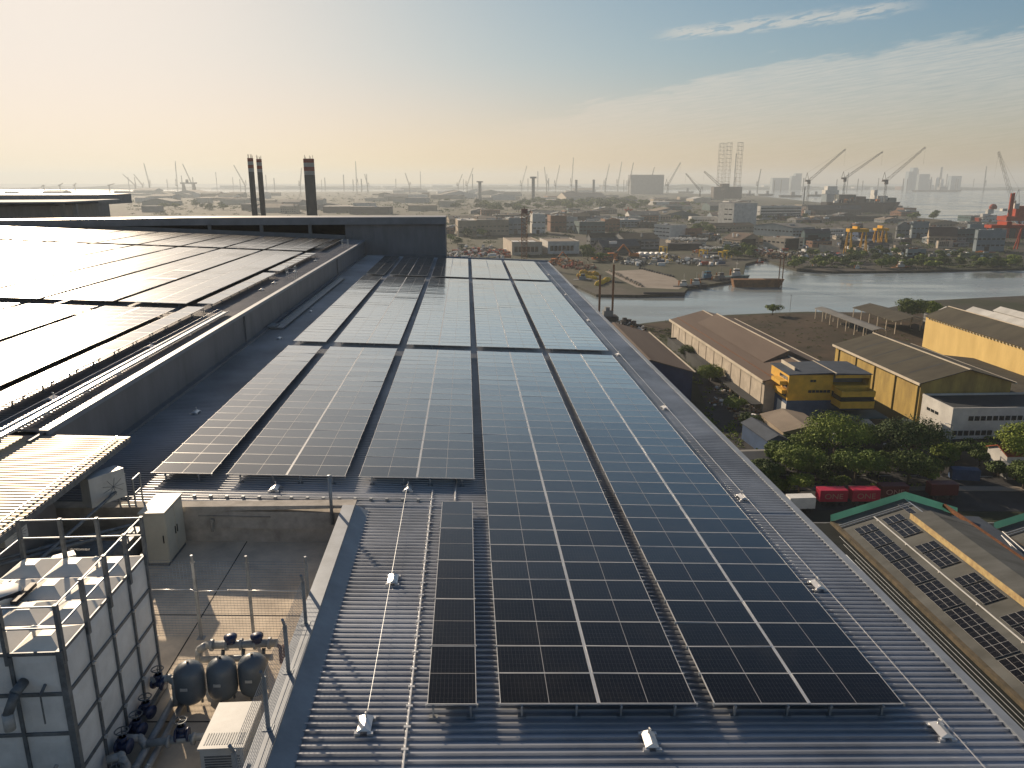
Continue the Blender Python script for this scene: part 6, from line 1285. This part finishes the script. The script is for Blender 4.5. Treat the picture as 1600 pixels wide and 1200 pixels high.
for x, yb, n, sp, mats, lb in ((880,412,120,16,['rust','orange','cream_wall','crane_grey'],'rust brown scrap yard behind the roof end'),(905,418,120,14,['rust','tan_wall','chimney_red'],'scrap with a big wheel left of the pier'),(950,405,120,16,['rust','orange','crane_grey'],'brown scrap under the orange excavators'),(990,412,80,12,['dark_wall','white','grey_wall'],'dark heap right of the excavators'),(1040,405,120,16,['dark_wall','white','yellowpaint'],'dark junk yard left of the boats'),(1080,412,100,14,['dark_wall','grey_wall','white'],'dark junk along the quay behind the tugboats'),
    (1190,396,160,20,['rust','tan_wall','white','chimney_red'],'reddish scrap bank above the inlet'),(1215,402,140,16,['rust','tan_wall','dark_wall'],'brown scrap sliding to the inlet water'),(1245,400,90,14,['dark_wall','tan_wall','white'],'mixed scrap right of the inlet'),(1300,402,90,14,['white','grey_wall','dark_wall'],'pale heaps under the yellow gantry'),(1370,398,90,14,['grey_wall','white','teal_wall'],'grey green heap by the gantry legs'),(1490,398,120,16,['teal_wall','white','green_wall'],'green machinery pile near the channel'),(1530,400,110,14,['teal_wall','orange','white'],'green pile with one orange spot by the tank house'),(730,398,120,22,['chimney_red','white','dark_wall'],'reddish clutter in the hazy yard'),(770,396,120,22,['chimney_red','crane_red','grey_wall'],'red crates area in the hazy yard'),(710,402,90,18,['white','dark_wall','tan_wall'],'pale clutter close to the end wall'),(1100,395,80,12,['white','dark_wall','orange'],'boat parts below the yachts')):
    heap(lb, x, yb, n, sp, mats, 2.6, hh=4)
# tyre and block rows on the pier
def row(name, lb, cat, a, b2, n, m, s_, grp):
    A, B_ = px(*a), px(*b2)
    for i in range(n):
        q = i/(n-1); p = A.lerp(B_, q); mb = MB(p); z = s_*rnd.uniform(.8,1.2)
        mb.lathe(tuple(p), [(z*.9,0),(z,z*.3),(z*.8,z*.9),(z*.25,z*1.3)], 7); tag(mb.build(name, M[m]), lb, cat, grp)
row('mooring_block', 'dark lumpy block in the long row across the sandy pier', 'block', (953,424), (1003,448), 17, 'tan_wall', 1.3, 'dark blocks across the pier'); row('mooring_block', 'dark lumpy block in the row along the far pier edge', 'block', (1000,420), (1052,433), 14, 'dark_wall', 1.1, 'blocks on the far pier edge')
row('anchor_buoy', 'yellow steel buoy standing at the left pier edge, back row', 'buoy', (904,432), (930,436), 10, 'yellowpaint', 1.8, 'yellow buoys on the pier, back row'); row('anchor_buoy', 'yellow steel buoy standing at the left pier edge, front row', 'buoy', (934,446), (951,438), 9, 'yellowpaint', 2.0, 'yellow buoys on the pier, front row'); row('anchor_buoy', 'yellow steel buoy in the tall middle bunch on the pier', 'buoy', (910,428), (933,430), 7, 'crane_yellow', 2.2, 'yellow buoys on the pier, middle bunch')
P = px(1005, 459); mb = MB((P.x,P.y,0)); mb.box(P.x,P.x+26,P.y-1.2,P.y+1,-4,1.0); tag(mb.build('quay_fender', M['hull_dark']), 'black timber fender face on the pier front', 'fender')
# excavators
def excav(lb, x, yb, s_, fl):
    P = px(x, yb); t = thing('excavator', lb, 'excavator', P, R(fl), 'orange excavators in the scrap yard')
    mb = MB(); mb.box(-2.4*s_,2.4*s_,-1.9*s_,-1.0*s_,0,1.1*s_); mb.box(-2.4*s_,2.4*s_,1.0*s_,1.9*s_,0,1.1*s_); mb.build('track', M['black'], t)
    mb = MB(); mb.box(-2.4*s_,1.4*s_,-1.5*s_,1.5*s_,1.2*s_,2.6*s_); mb.build('upper_body', M['orange'], t)
    mb = MB(); mb.box(.2*s_,1.8*s_,-1.4*s_,-.3*s_,2.6*s_,3.6*s_); mb.build('cab', M['window'], t)
    mb = MB(); mb.tube((1.2*s_,.4*s_,2.2*s_),(5*s_,.4*s_,6.4*s_),.35*s_,6); mb.tube((5*s_,.4*s_,6.4*s_),(8.4*s_,.4*s_,2.6*s_),.28*s_,6); mb.build('arm', M['orange'], t)
    mb = MB(); mb.box(7.8*s_,9*s_,-.2*s_,1*s_,1.2*s_,2.6*s_); mb.build('bucket', M['rust'], t)
excav('orange excavator with arm bent down to the right', 958,404,2.0,10); excav('orange excavator with arm reaching up left', 990,404,1.9,160); excav('smaller orange excavator near the roof end', 868,410,1.4,20)
# big wheel reel, boat racks, yachts
P = px(912, 425); t = thing('cable_reel', 'big round pale cable reel standing in the scrap yard', 'reel', P, 0)
mb = MB(); n = 22; r_ = 5.2
for i in range(n):
    a, b2 = 6.283*i/n, 6.283*(i+1)/n; mb.tube((r_*math.cos(a),0,r_+r_*math.sin(a)),(r_*math.cos(b2),0,r_+r_*math.sin(b2)),.22,5); mb.tube((r_*.55*math.cos(a),0,r_+r_*.55*math.sin(a)),(r_*.55*math.cos(b2),0,r_+r_*.55*math.sin(b2)),.18,5)
    if i % 2: mb.tube((0,0,r_),(r_*math.cos(a),0,r_+r_*math.sin(a)),.1,4)
mb.build('rim', M['tan_wall'], t)
def yacht(lb, x, yb, s_, rz):
    P = px(x, yb); t = thing('motor_yacht', lb, 'yacht', P, R(rz), 'white motor yachts on land')
    mb = MB(); L, W_ = 16*s_, 5*s_
    pr = [(1,1.2),(L*.7,1.2),(L*.9,W_/2),(L*.7,W_-1.2),(1,W_-1.2)]; tp = [(0,0),(L*.75,0),(L,W_/2),(L*.75,W_),(0,W_)]
    mb.add([(a,b2,.8*s_) for a,b2 in pr]+[(a,b2,3.4*s_) for a,b2 in tp], [(4,3,2,1,0),(0,1,6,5),(1,2,7,6),(2,3,8,7),(3,4,9,8),(4,0,5,9),(5,6,7,8,9)]); mb.build('hull', M['hull_white'], t)
    for i, (a, b2) in enumerate(((.06,.70),(.10,.58),(.16,.44))):
        mb = MB(); mb.box(L*a,L*b2,W_*.12,W_*.88,(3.4+i*1.7)*s_,(4.3+i*1.7)*s_); mb.build('deck', M['hull_white'], t)
        mb = MB(); mb.box(L*(a+.02),L*(b2-.03),W_*.15,W_*.85,(4.3+i*1.7)*s_,(5.1+i*1.7)*s_); mb.build('window_band', M['window'], t)
    mb = MB(); mb.tube((L*.25,W_/2,8.4*s_),(L*.2,W_/2,10.5*s_),.15*s_,5); mb.build('mast', M['hull_white'], t)
    mb = MB(); mb.box(L*.2,L*.24,.5,W_-.5,0,.9*s_); mb.box(L*.6,L*.64,.5,W_-.5,0,.9*s_); mb.build('cradle', M['rust'], t)
yacht('large white three deck yacht on a cradle, sunlit side to the left', 1124,394,1.3,-40); yacht('second white yacht just right of the large one, in shade', 1139,394,1.1,-40)
P = px(1000,402)
for i in range(5):
    p = px(1003+i*8.6, 401.5); s_ = 5.2; mb = MB(p); n = 8
    vs = [(p.x+s_*math.cos(math.pi*j/n)*.55, p.y, 1.5+s_*.5*math.sin(math.pi*j/n)) for j in range(n+1)]; vs2 = [(a, b2+9, c) for a, b2, c in vs]
    mb.add(vs+vs2, [(j, j+1, n+2+j, n+1+j) for j in range(n)]+[tuple(range(n+1))[::-1], tuple(range(n+1, 2*n+2))]); tag(mb.build('arched_shelter', M['white']), ['first','second','third','fourth','fifth'][i]+' small white arched shelter from the left in the boat yard row', 'shelter', 'arched shelters in the boat yard')
def rackboat(x, yb, s_, z):
    P = px(x, yb); P.z = z; mb = MB(P); L, W_ = 7*s_, 2.4*s_; q = RQ((P.x,P.y), R(rnd.uniform(50,80))); mb.fn = q
    mb.add([(0,.4,z),(L*.7,.4,z),(L*.8,W_/2,z),(L*.7,W_-.4,z),(0,W_-.4,z),(0,0,z+1.1),(L*.75,0,z+1.2),(L,W_/2,z+1.5),(L*.75,W_,z+1.2),(0,W_,z+1.1)], [(4,3,2,1,0),(0,1,6,5),(1,2,7,6),(2,3,8,7),(3,4,9,8),(4,0,5,9),(5,6,7,8,9)]); mb.box(L*.3,L*.5,W_*.2,W_*.8,z+1.1,z+1.9)
    return tag(mb.build('dry_stacked_boat', M['hull_white']), 'small white boat in the crowded boat rack', 'boat', 'small white boats racked side by side')
for i in range(26): rackboat(1046+i*2.4+rnd.uniform(-1,1), rnd.uniform(382,386), 1.15, 6.4)
for i in range(14): rackboat(1096+i*2.2, rnd.uniform(393,396), 1.0, 3.4)
P = px(1046, 390); mb = MB(P); mb.box(P.x, P.x+34, P.y-1, P.y+14, 0, 6.2); tag(mb.build('boat_rack_shed', M['hull_dark']), 'dark rack shed that carries the long row of white boats', 'shed')
P = px(1096, 400); mb = MB(P); mb.box(P.x, P.x+18, P.y-1, P.y+10, 0, 3.2); tag(mb.build('boat_rack_shed', M['dark_wall']), 'lower dark rack shed carrying the shorter row of white boats', 'shed')
for x, yb in ((1035,396),(1098,402),(1128,405),(1136,403)):
    P = px(x, yb); t = thing('boat_hoist', 'yellow boat hoist frame '+{1035:'left of the racks',1098:'in front of the lower rack',1128:'by the bank trees',1136:'right of the bank trees'}[x], 'hoist', P, R(20), 'yellow boat hoists')
    for a in ((0,0),(5,0),(0,6),(5,6)):
        mb = MB(); mb.box(a[0]-.3,a[0]+.3,a[1]-.3,a[1]+.3,0,6); mb.build('leg', M['yellowpaint'], t)
    mb = MB(); mb.box(-.3,5.3,-.3,.3,6,6.8); mb.box(-.3,5.3,5.7,6.3,6,6.8); mb.box(-.3,.3,.3,5.7,6,6.8); mb.build('beam', M['yellowpaint'], t)
# parked vehicles and containers as small individual things
def small(n, x0, x1, y0, y1, where):
    for _ in range(n):
        P = px(rnd.uniform(x0,x1), rnd.uniform(y0,y1)); k_ = rnd.randrange(3); c_ = rnd.choice(['white','grey_wall','blue_wall','crane_red','dark_wall','cream_wall']); cnm = {'white':'white','grey_wall':'grey','blue_wall':'blue','crane_red':'red','dark_wall':'black','cream_wall':'cream'}[c_]; rz = R(rnd.choice([0,90])+rnd.uniform(-12,12))
        if k_ == 0:
            mb = MB(P); mb.cbox(tuple(P), 6.1, 2.4, 2.6, rz); tag(mb.build('freight_container', M[c_]), cnm+' freight container on the ground '+where, 'container', cnm+' containers '+where)
        elif k_ == 1:
            t = thing('parked_truck', cnm+' truck parked '+where, 'truck', P, rz, cnm+' trucks '+where); mb = MB(); mb.box(-1,5,-1.2,1.2,.8,3.2); mb.build('cargo_box', M[c_], t); mb = MB(); mb.box(-3,-1.2,-1.1,1.1,.5,2.5); mb.build('cab', M['white'], t)
        else:
            t = thing('parked_car', cnm+' car parked '+where, 'car', P, rz, cnm+' cars '+where); mb = MB(); mb.box(-2.1,2.1,-.85,.85,.3,.85); mb.build('body', M[c_], t); mb = MB(); mb.add([(-1.4,-.8,.85),(1.1,-.8,.85),(1.1,.8,.85),(-1.4,.8,.85),(-.9,-.7,1.4),(.6,-.7,1.4),(.6,.7,1.4),(-.9,.7,1.4)], [(4,5,6,7),(0,1,5,4),(1,2,6,5),(2,3,7,6),(3,0,4,7)]); mb.build('cabin', M['window'], t)
small(60, 700, 790, 386, 406, 'in the hazy yard beyond the roof end'); small(40, 990, 1130, 398, 416, 'in the quay yard'); small(30, 1150, 1260, 380, 398, 'by the boat sheds'); small(40, 1260, 1560, 378, 402, 'in the right bank yards'); small(3, 1500, 1590, 742, 750, 'on the road at right'); small(14, 1030, 1120, 340, 372, 'in the inland yards'); small(8, 1290, 1440, 660, 700, 'behind the trees')
# lamp post by the water
P = px(1234, 487); t = thing('street_lamp', 'single lamp post at the water edge of the dirt field', 'street lamp', P, 0); mb = MB(); mb.tube((0,0,0),(0,0,9),.12,6); mb.build('pole', M['galv'], t); mb = MB(); mb.box(-.9,.9,-.15,.15,9,9.15); mb.build('lamp_head', M['galv'], t)
P = px(1483, 705); t = thing('street_lamp', 'curved lamp post on the verge by the white office', 'street lamp', P, 0); mb = MB(); mb.path([(0,0,0),(0,0,7),(-1.5,0,7.6)], .09, 6); mb.build('pole', M['galv'], t); mb = MB(); mb.box(-2.3,-1.4,-.15,.15,7.5,7.65); mb.build('lamp_head', M['white'], t)
# ------------------------------------------------------------------ pieces of parts go one level deeper
SUBP = {'hand_wheel':'valve_body','control_valve':'header_pipe','flange':'header_pipe','stripe_band':'shaft','rod':'shaft','tower_head':'shaft','ridge_cap':'roof','walkway':'roof','roof_patch':'roof','roof_monitor':'roof','lettering':'container_box','handle':'door','overflow_sleeve':'overflow_pipe','tie_bolt':'joint_flange','cab_window':'cab','mast_head':'mast_frame','lamp_head':'pole','fan_grille':'unit_casing','vent_slot':'box_body','name_plate':'vessel_body','lifting_eye':'vessel_body','canopy_cable':'canopy_roof','roof_edge_flashing':'upper_roof','parapet_flashing':'parapet','deck_joint':'plant_deck','wall_joint':'end_wall','fascia_edge':'fascia','scupper':'parapet','gutter':'wall','downpipe':'wall','pilaster':'wall','rooftop_unit':'roof','cable':'boom','trolley':'beam','rafter_end':'roof','roof_ridge':'roof','roof_step':'roof','window_band':'deck','wing_window':'wing','bucket':'arm','sheet_joint':'roof','ridge_line':'roof'}
base = lambda n: n.split('.')[0]
for o in list(bpy.data.objects):
    if o.parent or not o.children: continue
    kids = list(o.children); firsts = {}
    for c in kids: firsts.setdefault(base(c.name), c)
    for c in kids:
        p = SUBP.get(base(c.name))
        if p and p in firsts and firsts[p] is not c: c.parent = firsts[p]
